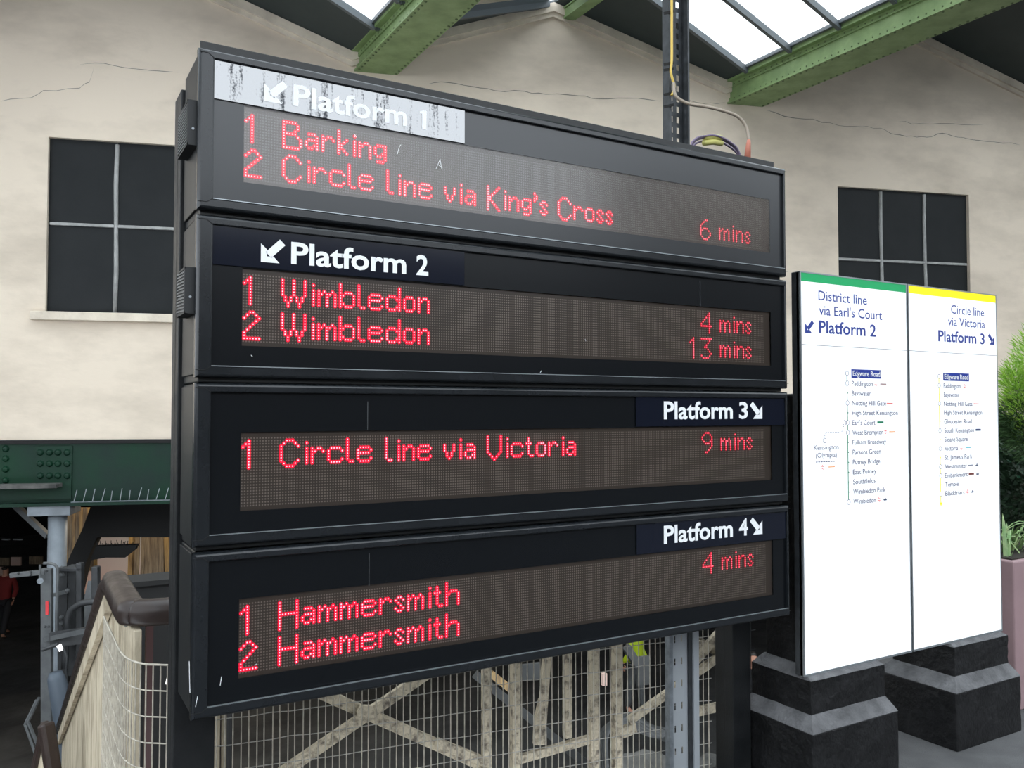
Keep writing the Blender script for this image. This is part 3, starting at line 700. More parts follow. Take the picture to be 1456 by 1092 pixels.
# cable ties
for py in (19, 92, 100, 135, 152):
    a = onY(944, py, 2.925); b = onY(958, py - 3, 2.92)
    MB().bar(a, b, .004, .012).build('cable_tie', M['black'], st)

# ================================================================ LINE DIAGRAM SIGNS
PYF = 2.635; SG = PYF / 2.75
def sgz(z): return EYE + (z - EYE) * SG
def sign(x0, x1, band, label):
    s = thing('line_diagram_sign', (x0, PYF, sgz(.462)), label, 'sign', 'white line diagram signs on the piers')
    z0, z1_ = sgz(.462), sgz(2.39)
    MB().box(x0, x1, PYF + .004, PYF + .05, z0, z1_).build('housing', M['strut'], s, bevel=.003)
    f = MB(); t = .007
    f.box(x0, x0 + t, PYF - .002, PYF + .02, z0, z1_); f.box(x1 - t, x1, PYF - .002, PYF + .02, z0, z1_)
    f.box(x0 + t, x1 - t, PYF - .002, PYF + .02, z1_ - .006, z1_); f.box(x0 + t, x1 - t, PYF - .002, PYF + .02, z0, z0 + .010)
    f.build('edge_trim', M['silver'], s)
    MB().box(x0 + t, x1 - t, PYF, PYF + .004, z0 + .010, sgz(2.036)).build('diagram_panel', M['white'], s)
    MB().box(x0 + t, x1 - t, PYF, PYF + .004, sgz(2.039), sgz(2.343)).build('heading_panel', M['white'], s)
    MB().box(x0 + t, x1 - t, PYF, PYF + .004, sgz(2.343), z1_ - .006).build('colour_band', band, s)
    return s
sL = sign(3.207 * SG, 4.026 * SG, M['green_band'], 'white line diagram sign with green top band, District line, Platform 2')
sR = sign(4.034 * SG, 4.856 * SG, M['yellow_band'], 'white line diagram sign with yellow top band, Circle line, Platform 3')
TY = PYF - .0015
def L(px, py): q = onY(px, py, TY); return q.x, q.z
def txt(mb, body, px0, px1, py, cap, bold=0):
    a = L(px0, py); b = L(px1, py); letter(mb, body, a[0], b[0], a[1], cap, TY, bold)
z5b = lambda x, y: (1110 + x / 4.2, 370 + y / 4.2)
def build_words(q, name, mt, parent):
    # one part per word: cut where the letters leave a wide gap
    xs = sorted((min(q.v[i][0] for i in f), max(q.v[i][0] for i in f)) for f in q.f); cuts = []; hi = xs[0][1]
    for a_, b_ in xs:
        if a_ - hi > .020: cuts.append((a_ + hi) / 2)
        hi = max(hi, b_)
    edges = [-1e9] + cuts + [1e9]
    for lo_, hi_ in zip(edges, edges[1:]):
        w_ = MB(); mp = {}
        for f in q.f:
            cx_ = sum(q.v[i][0] for i in f) / len(f)
            if lo_ < cx_ <= hi_:
                for i in f:
                    if i not in mp: mp[i] = len(w_.v); w_.v.append(q.v[i])
                w_.f.append(tuple(mp[i] for i in f)); w_.m.append(0)
        if w_.f: w_.build(name, mt, parent, fix=False)
def zt(mb, body, x0, x1, ybase, cap, bold=0):
    a = L(*z5b(x0, ybase)); b = L(*z5b(x1, ybase)); letter(mb, body, a[0], b[0], a[1], cap, TY, bold)
for A_ in (('District line', 226, 515, 238), ("via Earl's Court", 230, 606, 325)): q = MB(); zt(q, *A_, .045, .004); build_words(q, 'heading_text', M['blue_ink'], sL)
hb = MB(); zt(hb, 'Platform 2', 230, 570, 432, .056, .016); build_words(hb, 'platform_text', M['blue_ink'], sL)
c = L(*z5b(172, 397)); q = MB(); arrow(q, c[0], c[1], .060, -1, TY); q.build('arrow_mark', M['blue_ink'], sL, fix=False)
def zr(mb, body, x0, x1, ybase, cap, bold=0):
    a = L(*z5b(x0, ybase)); b = L(*z5b(x1, ybase)); letter(mb, body, a[0], b[0], a[1], cap, TY, bold)
for A_ in (('Circle line', 1018, 1215, 317), ('via Victoria', 1000, 1220, 388)): q = MB(); zr(q, *A_, .045, .004); build_words(q, 'heading_text', M['blue_ink'], sR)
hb = MB(); zr(hb, 'Platform 3', 942, 1218, 482, .056, .016); build_words(hb, 'platform_text', M['blue_ink'], sR)
c = L(*z5b(1258, 472)); q = MB(); arrow(q, c[0], c[1], .060, 1, TY); q.build('arrow_mark', M['blue_ink'], sR, fix=False)
# station lists
def stations(sgn, names, tx, lx, ztop, dz, widths, line_mat, big, ticks, icons, cap):
    t = MB(); 
    for i, (nm, wd) in enumerate(zip(names, widths)):
        z = ztop - dz * i
        if i == 0: continue
        letter(t, nm, tx, tx + wd, z - cap / 2, cap, TY, .006)
    tag(t.build('station_names', M['grey_ink'], sgn, fix=False), kind='stuff')
    b = MB().box(tx - .001, tx + widths[0] + .012, TY, TY + .0015, ztop - .021, ztop + .021).build('name_box', M['blue_box'], sgn)
    q = MB(); letter(q, names[0], tx + .007, tx + widths[0] + .003, ztop - .011, cap * 1.05, TY - .001, .015); q.build('name_text', M['white_vinyl'], b, fix=False)
    ln = MB(); zb = ztop - dz * (len(names) - 1)
    ln.box(lx - .0022, lx + .0022, TY, TY + .001, zb - (.05 if line_mat is M['yellow_band'] else 0), ztop)
    for i in ticks: ln.box(lx, lx + .008, TY, TY + .001, ztop - dz * i - .002, ztop - dz * i + .002)
    if line_mat is M['yellow_band']:
        ln.add([(lx - .012, TY, zb - .045), (lx, TY, zb - .065), (lx + .012, TY, zb - .045)], [(0, 1, 2)])
    ln.build('route_line', line_mat if line_mat is M['yellow_band'] else line_mat, sgn)
    rg = MB()
    def ring(x, z, r=.0125, wd=.0028):
        n = 16; vs = []
        for k in range(n):
            a = 6.2832 * k / n; vs += [(x + r * math.cos(a), TY - .0008, z + r * math.sin(a)), (x + (r - wd) * math.cos(a), TY - .0008, z + (r - wd) * math.sin(a))]
        rg.add(vs, [(2 * k, (2 * k + 2) % (2 * n), (2 * k + 3) % (2 * n), 2 * k + 1) for k in range(n)], 0)
        rg.add([(x + (r - wd) * math.cos(6.2832 * k / n), TY - .0006, z + (r - wd) * math.sin(6.2832 * k / n)) for k in range(n)], [tuple(range(n))], 1)
    for i in big: ring(lx, ztop - dz * i)
    if line_mat is M['green_ink']:
        z = ztop - dz * 5; ring(lx - .024, z)
        # dotted branch
        dts = [(lx - .030, z - .018), (lx - .034, z - .030), (lx - .042, z - .040), (lx - .055, z - .044)] + [(lx - .055 - .0115 * k, z - .045) for k in range(1, 9)] + [(lx - .155, z - .050), (lx - .162, z - .060)]
        for x, zz in dts: rg.add([(x - .0028, TY, zz - .002), (x + .0028, TY, zz - .002), (x + .0028, TY, zz + .002), (x - .0028, TY, zz + .002)], [(0, 1, 2, 3)])
        ring(lx - .165, z - .082)
    tag(rg.build('interchange_rings', [M['grey_ink'], M['white']], sgn, fix=False), kind='stuff')
    ic = {}
    for i, kind, dx in icons:
        z = ztop - dz * i if isinstance(i, int) else i; x = tx + dx
        mb = ic.setdefault(kind, MB())
        if kind == 'red_ink':      # railway symbol: two bars joined by two barbs
            for q_ in (-.004, .004): mb.add([(x, TY, z + q_ - .0013), (x + .024, TY, z + q_ - .0013), (x + .024, TY, z + q_ + .0013), (x, TY, z + q_ + .0013)], [(0, 1, 2, 3)])
            for sg_ in (-1, 1): mb.add([(x + .006 if sg_ > 0 else x + .016, TY, z + sg_ * .012), (x + .010 if sg_ > 0 else x + .020, TY, z + sg_ * .012), (x + .018 if sg_ > 0 else x + .008, TY, z + sg_ * .004), (x + .014 if sg_ > 0 else x + .004, TY, z + sg_ * .004)], [(0, 1, 2, 3)])
        elif kind == 'boat':
            mb.add([(x, TY, z - .001), (x + .006, TY, z - .007), (x + .026, TY, z - .007), (x + .032, TY, z - .001)], [(0, 1, 2, 3)]); mb.add([(x + .010, TY, z), (x + .022, TY, z), (x + .020, TY, z + .006), (x + .014, TY, z + .006)], [(0, 1, 2, 3)])
        else:
            h = .0055 if kind.endswith('_box') else .0022; wdt = .048
            mb.add([(x, TY, z - h), (x + wdt, TY, z - h), (x + wdt, TY, z + h), (x, TY, z + h)], [(0, 1, 2, 3)])
    mm = {'red_ink': 'red_ink', 'boat': 'dark_ink', 'red_bar': 'red_ink', 'brown_bar': 'brown_ink', 'orange_bar': 'orange_ink', 'green_box': 'green_ink', 'dark_box': 'dark_ink', 'brown_box': 'brown_ink', 'teal_bar': 'teal_ink', 'grey_bar': 'grey_ink'}
    for kd, mb in ic.items(): tag(mb.build('service_symbols', M[mm[kd]], sgn, fix=False), kind='stuff')
a = L(1211, 531); b = L(1211, 713.5); dzL = (a[1] - b[1]) / 13
lxL = L(1205.5, 620)[0]
wL = [L(1253, 540)[0] - a[0] - .012] + [L(p, 620)[0] - a[0] for p in (1242, 1239, 1260.5, 1277, 1245, 1256, 1260, 1252, 1251, 1245.5, 1244, 1258, 1244)]
stations(sL, ['Edgware Road', 'Paddington', 'Bayswater', 'Notting Hill Gate', 'High Street Kensington', "Earl's Court", 'West Brompton', 'Fulham Broadway', 'Parsons Green', 'Putney Bridge', 'East Putney', 'Southfields', 'Wimbledon Park', 'Wimbledon'],
         a[0], lxL, a[1], dzL, wL, M['green_ink'], None or [0, 1, 3, 5, 6, 13], [2, 4, 7, 8, 9, 10, 11, 12],
         [(1, 'red_ink', .168), (1, 'brown_bar', .212), (3, 'red_bar', .26), (5, 'green_box', .186), (6, 'red_ink', .236), (6, 'orange_bar', .275), (13, 'red_ink', .178), (13, 'boat', .222), (L(1168, 664.5)[1], 'red_ink', -.225), (L(1168, 664.5)[1], 'orange_bar', -.175)], .023)
kx = MB(); c = L(1157.5, 640); letter(kx, 'Kensington', c[0], L(1192.5, 640)[0], c[1], .023, TY); c2 = L(1160, 651); letter(kx, '(Olympia)', c2[0], L(1190, 651)[0], c2[1], .023, TY)
c3 = L(1160, 657)
for k in range(8): kx.add([(c3[0] + .017 * k, TY, c3[1] - .002), (c3[0] + .017 * k + .012, TY, c3[1] - .002), (c3[0] + .017 * k + .012, TY, c3[1] + .002), (c3[0] + .017 * k, TY, c3[1] + .002)], [(0, 1, 2, 3)])
tag(kx.build('branch_text', M['grey_ink'], sL, fix=False), kind='stuff')
a = L(1341.5, 535.5); b = L(1341.5, 702); dzR = (a[1] - b[1]) / 13
lxR = L(1336.5, 620)[0]
wR = [L(1378, 540)[0] - a[0] - .012] + [L(p, 620)[0] - a[0] for p in (1367, 1365, 1383.5, 1397, 1382, 1385, 1376, 1362, 1382, 1374, 1375, 1362, 1370)]
stations(sR, ['Edgware Road', 'Paddington', 'Bayswater', 'Notting Hill Gate', 'High Street Kensington', 'Gloucester Road', 'South Kensington', 'Sloane Square', 'Victoria', "St. James's Park", 'Westminster', 'Embankment', 'Temple', 'Blackfriars'],
         a[0], lxR, a[1], dzR, wR, M['yellow_band'], [0, 1, 3, 6, 8, 10, 11, 13], [2, 4, 5, 7, 9, 12],
         [(1, 'red_ink', .175), (3, 'red_bar', .265), (6, 'dark_box', .28), (8, 'red_ink', .135), (8, 'teal_bar', .185), (10, 'grey_bar', .205), (10, 'boat', .27), (11, 'brown_box', .21), (11, 'boat', .275), (13, 'red_ink', .185), (13, 'boat', .225)], .023)

# ================================================================ PIERS
def rough_block(pts_bot, pts_top, nz=5, nx=7, amp=.0022):
    mb = MB(); rnd = random.Random(len(pts_bot) + int(pts_bot[0][0] * 100))
    P = []
    for j in range(nz + 1):
        t = j / nz; ring = []
        for e in range(4):
            a0, a1 = Vector(pts_bot[e]).lerp(Vector(pts_top[e]), t), Vector(pts_bot[(e + 1) % 4]).lerp(Vector(pts_top[(e + 1) % 4]), t)
            for i in range(nx):
                p = a0.lerp(a1, i / nx); ring.append(p + Vector((rnd.uniform(-amp, amp), rnd.uniform(-amp, amp), rnd.uniform(-amp, amp) * .6)))
        P += ring
    n = 4 * nx; fs = [(j * n + k, j * n + (k + 1) % n, (j + 1) * n + (k + 1) % n, (j + 1) * n + k) for j in range(nz) for k in range(n)]
    mb.add(P, fs + [tuple(range(n)), tuple(nz * n + k for k in range(n))]); return mb
def rect(x0, x1, y0, y1, z): return [(x0, y0, z), (x1, y0, z), (x1, y1, z), (x0, y1, z)]
for (xa, xb, ua, ub, lab) in ((3.028, 3.624, 3.083, 3.600, 'black painted stepped pier under the green-banded District line sign'), (4.092, 4.672, 4.165, 4.650, 'black painted stepped pier under the yellow-banded Circle line sign')):
    p = thing('stepped_pier', ((xa + xb) / 2, 2.8, 0), lab, 'pier', 'black stepped piers under the signs')
    y0 = 2.552; yb = 3.02; uy0, uyb = 2.605, 2.96
    rough_block(rect(xa - .0, xb, y0, yb, 0), rect(xa, xb, y0, yb, .292)).build('lower_block', M['pier'], p, bevel=.006)
    rough_block(rect(xa, xb, y0, yb, .292), rect(ua, ub, uy0, uyb, .352), 2, 7, .0015).build('lower_slope', M['dust'], p)
    rough_block(rect(ua, ub, uy0, uyb, .352), rect(ua, ub, uy0, uyb, .500)).build('upper_block', M['pier'], p)
    rough_block(rect(ua, ub, uy0, uyb, .500), rect(ua + .04, ub - .06, uy0 + .09, uyb - .04, .548), 2, 7, .002).build('upper_slope', M['dust'], p)
    MB().box(ua + .048, ub - .07, 2.70, 2.915, .54, 1.80).build('shaft', M['pier'], p, bevel=.01)

# ================================================================ PLANTER AND PLANTS
pl = thing('planter', (5.25, 3.0, 0), 'tall mauve planter at the right edge behind the signs', 'planter')
MB().hexa([(4.93, 2.72, 0), (5.75, 2.72, 0), (5.75, 3.4, 0), (4.93, 3.4, 0), (4.895, 2.70, .86), (5.8, 2.70, .86), (5.8, 3.42, .86), (4.895, 3.42, .86)]).build('tub', M['mauve'], pl, bevel=.01)
MB().box(4.93, 5.76, 2.73, 3.39, .855, .868).build('soil', M['soil'], pl)
sp = thing('strap_leaf_plant', (5.1, 2.85, .868), 'clump of green and cream striped strap leaves in the mauve planter', 'plant')
rl = random.Random(3)
for k in range(70):
    bx, by = 4.95 + rl.random() * .5, 2.76 + rl.random() * .3; an = rl.uniform(0, 6.28); ln = rl.uniform(.16, .34); lean = rl.uniform(.3, 1.0)
    d = Vector((math.cos(an), math.sin(an), 0)); sd = Vector((-d.y, d.x, 0)); vs = []; fs = []; n = 5
    for i in range(n + 1):
        t = i / n; c = Vector((bx, by, .868)) + d * ln * lean * t * .8 + Vector((0, 0, ln * (t * 1.15 - lean * .95 * t * t))); wd_ = .011 * (1 - t ** 2) + .001
        vs += [c - sd * wd_, c + Vector((0, 0, .003)), c + sd * wd_]
        if i: a = 3 * i - 3; fs += [(a, a + 1, a + 4, a + 3), (a + 1, a + 2, a + 5, a + 4)]
    MB().add(vs, fs).build('leaf', M['blade'], sp, fix=False)
def fronds(c, rx, ry, rz, n, mt, parent, name, size, upw, rnd, flat=.3, hollow=.45):
    mb = MB()
    for _ in range(n):
        while True:
            v = Vector((rnd.uniform(-1, 1), rnd.uniform(-1, 1), rnd.uniform(-1, 1)))
            if hollow < v.length < 1: break
        p = Vector(c) + Vector((v.x * rx, v.y * ry, v.z * rz)); d = (Vector((v.x, v.y, v.z * .4)).normalized() + Vector((0, 0, upw)) + Vector((rnd.uniform(-.5, .5), rnd.uniform(-.5, .5), rnd.uniform(-.4, .4)))).normalized()
        sd = d.orthogonal().normalized(); sd.rotate(Matrix.Rotation(rnd.uniform(0, 6.28), 3, d)); L_ = size * rnd.uniform(.6, 1.4); wd_ = L_ * flat * .5
        mb.add([p, p + d * L_ * .4 - sd * wd_, p + d * L_, p + d * L_ * .4 + sd * wd_], [(0, 1, 2, 3)])
    return tag(mb.build(name, mt, parent, fix=False), kind='stuff')
rc = random.Random(5)
def ploc(px, py, Z): return atZ(px, py, Z)
cc = ploc(1478, 585, 6.2)
cn = thing('conifer', (cc.x, cc.y, .0), 'feathery lime green conifer at the right edge', 'conifer')
for (px, py, r_, n_) in ((1480, 500, .2, 900), (1474, 535, .24, 1200), (1458, 560, .22, 1200), (1478, 590, .26, 1200), (1448, 556, .13, 500), (1440, 535, .08, 260)):
    q = ploc(px, py, 6.2); fronds(q, r_, r_ * .8, r_ * 1.0, n_, M['lime'], cn, 'lime_fronds', .06, .7, rc, .10)  # lime fronds fill the upper clumps
for (px, py, r_, n_) in ((1446, 590, .17, 1300), (1465, 610, .24, 1500), (1485, 625, .3, 1500), (1452, 612, .15, 800), (1475, 560, .2, 900)):
    q = ploc(px, py, 6.25); fronds(q, r_ * 1.1, r_ * .8, r_ * .6, n_, M['conifer'], cn, 'dark_fronds', .07, .05, rc, .10)  # darker green fronds fill the lower and inner clumps
MB().tube([(cc.x, cc.y, 0), (cc.x + .02, cc.y, 1.0), (cc.x, cc.y, 2.0)], [.05, .04, .015], 8).build('trunk', M['bark'], cn)
q = ploc(1462, 690, 6.9)
sh = thing('dark_shrub', (q.x, q.y, 0), 'dark leafy shrub between the conifer and the strap leaves', 'shrub')
fronds(q, .42, .3, .42, 3200, M['laurel'], sh, 'leaves', .07, .1, rc, .45, .1)
MB().tube([(q.x, q.y, 0), (q.x, q.y, q.z)], [.04, .02], 6).build('stem', M['bark'], sh)

# ================================================================ STAIR BALUSTRADE (left)
SX = .40
A = Vector((SX + .01, 3.735, .90)); Bp = Vector((SX - .01, 4.526, .90))
st = thing('stair_balustrade', (SX, A.y, 0), 'cream boarded stair balustrade with brown capped handrail left of the displays', 'balustrade')
far = [onX(157, 822, SX), onX(112, 950, SX), onX(62, 1100, SX), ]
# descending top edge (centre of cap)
slope_dir = (onX(104, 985, SX - .01) - Bp)
end = Bp + slope_dir * 1.9
# boards: vertical planks from y=A.y to end.y, top follows the cap
y = A.y + .0; k = 0
def topat(yy):
    if yy <= Bp.y: return A.z - .07
    t = (yy - Bp.y) / (end.y - Bp.y); return Bp.z - .05 + (end.z - Bp.z) * t
while y < end.y:
    y2 = min(y + .105, end.y)
    gap = Bp.y - .12 < y < Bp.y + .02
    zt0, zt1 = topat(y) - (.26 if gap else 0), topat(y2) - (.26 if gap else 0)
    MB().hexa([(SX, y + .002, zt0 - 2.6), (SX + .03, y + .002, zt0 - 2.6), (SX + .03, y2 - .002, zt1 - 2.6), (SX, y2 - .002, zt1 - 2.6), (SX, y + .002, zt0), (SX + .03, y + .002, zt0), (SX + .03, y2 - .002, zt1), (SX, y2 - .002, zt1)]).build('plank', M['cream'], st, bevel=.004)
    y = y2
MB().bar(Bp + Vector((-.012, 0, -.10)), end + Vector((-.012, 0, -.10)), .03, .10).build('string_board', M['cream'], st)
# cap rail: left run along +Y then down the stair, and return towards the left post
rail_r = .052
c0 = onY(262, 872, 3.58); c0.z = A.z; 
pts = [Vector((.72, A.y - .03, A.z - .005)), Vector((SX + .10, A.y - .02, A.z)), Vector((SX + .02, A.y + .02, A.z)), Vector((SX, A.y + .10, A.z)), Vector((SX, Bp.y - .05, A.z))]
def capsec(pts, w_, h_, name, mt):
    mb = MB(); n = len(pts); prof_ = [(-.36, -.5), (.36, -.5), (.46, -.42), (.5, -.3), (.5, .05), (.46, .25), (.36, .4), (.2, .48), (0, .5), (-.2, .48), (-.36, .4), (-.46, .25), (-.5, .05), (-.5, -.3), (-.46, -.42)]; m_ = len(prof_)
    for i, p in enumerate(pts):
        d = (pts[min(i + 1, n - 1)] - pts[max(i - 1, 0)]).normalized(); sd = d.cross(Vector((0, 0, 1))).normalized(); u_ = sd.cross(d).normalized()
        mb.v += [tuple(p + sd * a * w_ + u_ * b * h_) for a, b in prof_]
    for i in range(n - 1):
        for k in range(m_): mb.f.append((i * m_ + k, i * m_ + (k + 1) % m_, (i + 1) * m_ + (k + 1) % m_, (i + 1) * m_ + k)); mb.m.append(0)
    mb.f += [tuple(range(m_)), tuple((n - 1) * m_ + k for k in range(m_))]; mb.m += [0, 0]
    return mb.build(name, mt, st, smooth=True)
pts = smooth(pts, 5)
capsec(pts, .115, .10, 'cap_rail', M['rail'])
capsec([Vector((SX, Bp.y - .06, A.z)), Vector((SX, Bp.y, A.z - .01)), Bp + slope_dir * .05, end], .10, .09, 'sloping_cap_rail', M['rail'])
MB().bar(Vector((SX - .015, A.y + .08, A.z - .062)), Vector((SX - .015, Bp.y, A.z - .062)), .012, .02).build('rail_moulding', M['silver'], st)
# flat end of balustrade towards the post (dark opening is what lies beyond)
MB().box(SX - .0, SX + .03, A.y - .06, A.y - .002, A.z - 2.6, A.z - .06).build('end_post', M['cream'], st, bevel=.004)
# second handrail peak further down
Q = atZ(65, 1032, 5.5); Qr = atZ(78, 1112, 5.42); Ql = atZ(44, 1122, 5.6)
s2 = thing('lower_balustrade', (Q.x, Q.y, -3.7), 'lower cream balustrade peak with brown cap at the bottom left edge', 'balustrade')
dn = Vector((0, 0, -.05)); MB().prism([Q + dn, Qr + dn, Qr + Vector((0, 0, -1)), Ql + Vector((0, 0, -1)), Ql + dn], f0 * .05).build('plank', M['cream'], s2)
MB().bar(Q + Vector((0, 0, .02)), Qr, .09, .08).build('cap_rail', M['rail'], s2, bevel=.02)
MB().bar(Ql, Q + Vector((0, 0, .02)), .05, .05).build('sloping_cap_rail', M['rail'], s2, bevel=.01)

# ================================================================ MESH FENCE
ZT = .76
fence = thing('mesh_fence', fpt(0, 0), 'wire mesh fence of upright cream rods behind and below the displays', 'fence')
s_end = onF(1012, 950)[0]
wv = MB(); wh = MB(); s_ = -.02; WP = .0285
k = 0
while s_ < s_end:
    j = random.uniform(-.003, .003); wv.tube([fpt(s_, -.25, .0), fpt(s_ + j, ZT, .0)], .0024, 5, cap=False); s_ += WP
z = ZT
while z > -.25:
    a = [fpt(-.02 + (s_end + .02) * i / 30, z + random.uniform(-.003, .003), .004) for i in range(31)]; wh.tube(a, .0021, 4, cap=False); z -= .098
tag(wv.build('upright_wires', M['wire'], fence), kind='stuff'); tag(wh.build('cross_wires', M['wire_grey'], fence), kind='stuff')
dm = thing('dark_mesh', (3.03, 3.06, 0), 'small dark wire mesh strip between the right post and the stepped pier', 'fence')
dv = MB()
for k in range(8): dv.tube([(3.02 + .026 * k, 3.08, 0), (3.02 + .026 * k, 3.08, .95)], .0022, 5, cap=False)
for k in range(10): dv.tube([(3.0, 3.084, .9 - .098 * k), (3.24, 3.084, .9 - .098 * k)], .0022, 5, cap=False)
tag(dv.build('wires', M['strut'], dm), kind='stuff')
# curved return of mesh at the left
cm = thing('curved_mesh', (.4, 3.6, 0), 'cream wire mesh curving round the balustrade corner, left of the left post', 'fence')
path = smooth([Vector((.335, 4.22, 0)), Vector((.345, 3.95, 0)), Vector((.362, 3.62, 0)), Vector((.41, 3.48, 0)), Vector((.484, 3.42, 0)), fpt(-.03, 0)], 8)
Ls = [0]
for a, b in zip(path, path[1:]): Ls.append(Ls[-1] + (b - a).length)
def at_len(t):
    for i in range(len(path) - 1):
        if Ls[i + 1] >= t: return path[i].lerp(path[i + 1], (t - Ls[i]) / max(Ls[i + 1] - Ls[i], 1e-6))
    return path[-1]
def dip(t): return .79 - .03 * min(1, t / .5) - (.04 * math.sin(min(1, t / .45) * math.pi)) * .0
t = 0; k = 0
while t < Ls[-1]:
    p = at_len(t); MB().tube([p + Vector((0, 0, -.25)), p + Vector((0, 0, dip(t)))], .0028, 5).build('upright_wire', M['wire'], cm); t += .0285
zz = 0
while zz > -1.0:
    P = [at_len(Ls[-1] * i / 24) + Vector((0, 0, dip(Ls[-1] * i / 24) + zz)) for i in range(25)]
    MB().tube(P, .0042 if zz == 0 else .0028, 5).build('cross_wire', M['wire'], cm); zz -= .098
# cream post just right of the left black post
fp = thing('fence_post', fpt(onF(313, 1050, .03)[0], -.35, .03), 'slim cream fence post right of the left black post', 'post')
a, b = onF(305, 1050, .03)[0], onF(322, 1050, .03)[0]
MB().fbox(fpt, a, b, .03, .06, -.35, .70).build('post_shaft', M['cream'], fp, bevel=.004)
MB().fbox(fpt, (a + b) / 2 - .002, (a + b) / 2 + .002, .027, .031, -.35, .70).build('groove', M['rail'], fp)

# ================================================================ LATTICE TRUSS beyond the mesh
TO = .75
tr = thing('lattice_truss', fpt(.2, -1.2, TO), 'weathered cream lattice truss seen through the mesh fence', 'truss')
def tbar(p, q, w_, d_, name, off=TO, mt=None):
    a = onF(*p, off); b = onF(*q, off); MB().bar(fpt(a[0], a[1], off), fpt(b[0], b[1], off), d_, w_, up=FN.cross(Vector((b[0] - a[0], 0, b[1] - a[1]))) if False else (0, 0, 1)).build(name, mt or M['creamtruss'], tr, bevel=.004)
def vbar(px, w_, py0=820, py1=1180, lean=0, off=TO):
    a = onF(px, py0, off); b = onF(px + lean, py1, off); P0, P1 = fpt(a[0], a[1], off), fpt(b[0], b[1], off)
    MB().bar(P1, P0, w_, .05, up=FN).build('upright', M['creamtruss'], tr, bevel=.004)
def dbar(p, q, w_, off=TO, nm='diagonal', mt=None, dep=.03):
    a = onF(*p, off); b = onF(*q, off); MB().bar(fpt(a[0], a[1], off), fpt(b[0], b[1], off), w_, dep, up=FN).build(nm, mt or M['creamtruss'], tr, bevel=.004)
z3 = lambda x, y: (620 + x / 3.033, 880 + y / 3.033)
z2 = lambda x, y: (300 + x / 4.044, 880 + y / 4.044)
dbar(z2(1400, 205), z2(430, 870), .055); dbar(z2(430, 870), z2(0, 1160), .055)
dbar(z2(400, 320), z3(220, 640), .055, TO + .03)
MB().prism([fpt(*onF(*z2(x, y), TO - .02), TO - .02) for x, y in ((860, 500), (930, 500), (965, 570), (900, 600), (850, 585), (840, 540))], FN * .02).build('gusset', M['creamtruss'], tr)
for px, w_ in ((z3(218, 0)[0], .045), (z3(341, 0)[0], .045), (z3(677, 0)[0], .045), (z3(779, 0)[0], .045)): vbar(px, w_, 840, 1150)
vbar(z3(566, 0)[0], .038, 840, z3(0, 510)[1])
dbar(z3(480, 120), z3(450, 540), .045)
MB().prism([fpt(*onF(*z3(x, y), TO - .01), TO - .01) for x, y in ((450, 350), (475, 350), (478, 545), (425, 545), (430, 440))], FN * .03).build('gusset', M['creamtruss'], tr)
dbar(z3(340, 610), z3(690, 510), .045, nm='cross_member'); dbar(z3(0, 530), z3(220, 620), .045)
dbar(z3(830, 440), z3(1210, 170), .045); dbar(z3(1210, 170), z3(1300, 100), .045)
# right X
dbar(z3(1080, 70), z3(1320, 200), .05, TO + .03); dbar(z3(1090, 210), z3(1240, 40), .05)
MB().prism([fpt(*onF(*z3(x, y), TO - .02), TO - .02) for x, y in ((1110, 100), (1150, 95), (1190, 110), (1180, 140), (1140, 150), (1115, 130))], FN * .02).build('gusset', M['creamtruss'], tr)
dbar(z3(1080, 410), z3(1230, 375), .05, nm='cross_member')
dbar(z3(800, 490), z3(860, 465), .06, nm='cross_member')
# second, dimmer truss further back
tr2 = thing('rear_truss', fpt(.2, -1.2, 2.4), 'dim grey lattice truss further back beyond the mesh', 'truss')
for p, q in ((z3(170, 240), z3(420, 440)), (z3(420, 440), z3(640, 620)), (z3(860, 460), z3(1010, 520)), (z3(820, 120), z3(870, 200))):
    a = onF(*p, 2.4); b = onF(*q, 2.4); MB().bar(fpt(a[0], a[1], 2.4), fpt(b[0], b[1], 2.4), .06, .05, up=FN).build('diagonal', M['dimgrey'], tr2)
a = onF(*z3(235, 235), 2.3); b = onF(*z3(330, 310), 2.3); MB().bar(fpt(a[0], a[1], 2.3), fpt(b[0], b[1], 2.3), .05, .05, up=FN).build('diagonal', M['wood'], tr2)
def rbar2(x0, y0, x1, y1, off, mt, nm='panel'):
    a = onF(*z3(x0, y1), off); b = onF(*z3(x1, y0), off); MB().fbox(fpt, a[0], b[0], off, off + .03, a[1], b[1]).build(nm, mt, tr2)
rbar2(345, 190, 450, 270, 2.6, M['dimgrey']); rbar2(870, 160, 925, 290, 2.6, M['dimgrey']); rbar2(720, 235, 738, 290, 2.2, M['poster'])
# cable bundle and ledge
cbn = thing('cable_bundle', fpt(1.6, -1, 1.2), 'dusty grey cable bundle sagging beyond the mesh at lower centre', 'cables')
for dz in (0, 14, 26, 38, 48):
    P = smooth([fpt(*onF(*z3(x, y + dz), 1.2), 1.2 + dz * .002) for x, y in ((1010, 480), (940, 470), (870, 430), (820, 420), (760, 450), (730, 520), (735, 640))]); MB().tube(P, .017, 6).build('strand', M['dimgrey'], cbn, smooth=True)
lw = MB(); nn = 40; rr = random.Random(9)
p0 = fpt(2.0, -1.05, 1.5)
for j in range(14):
    for i in range(nn):
        s_ = .9 + i * .09; o_ = 1.2 + j * .12; lw.v.append(tuple(fpt(s_, -1.28 + rr.uniform(-.06, .06) + .06 * math.sin(i * .5) + j * .01, o_)))
for j in range(13):
    for i in range(nn - 1): a = j * nn + i; lw.f.append((a, a + 1, a + nn + 1, a + nn)); lw.m.append(0)
lg_ = lw.build('rubble_ledge', M['ledge'], fix=False, smooth=True, loc=tuple(fpt(2.0, -1.28, 1.5)))
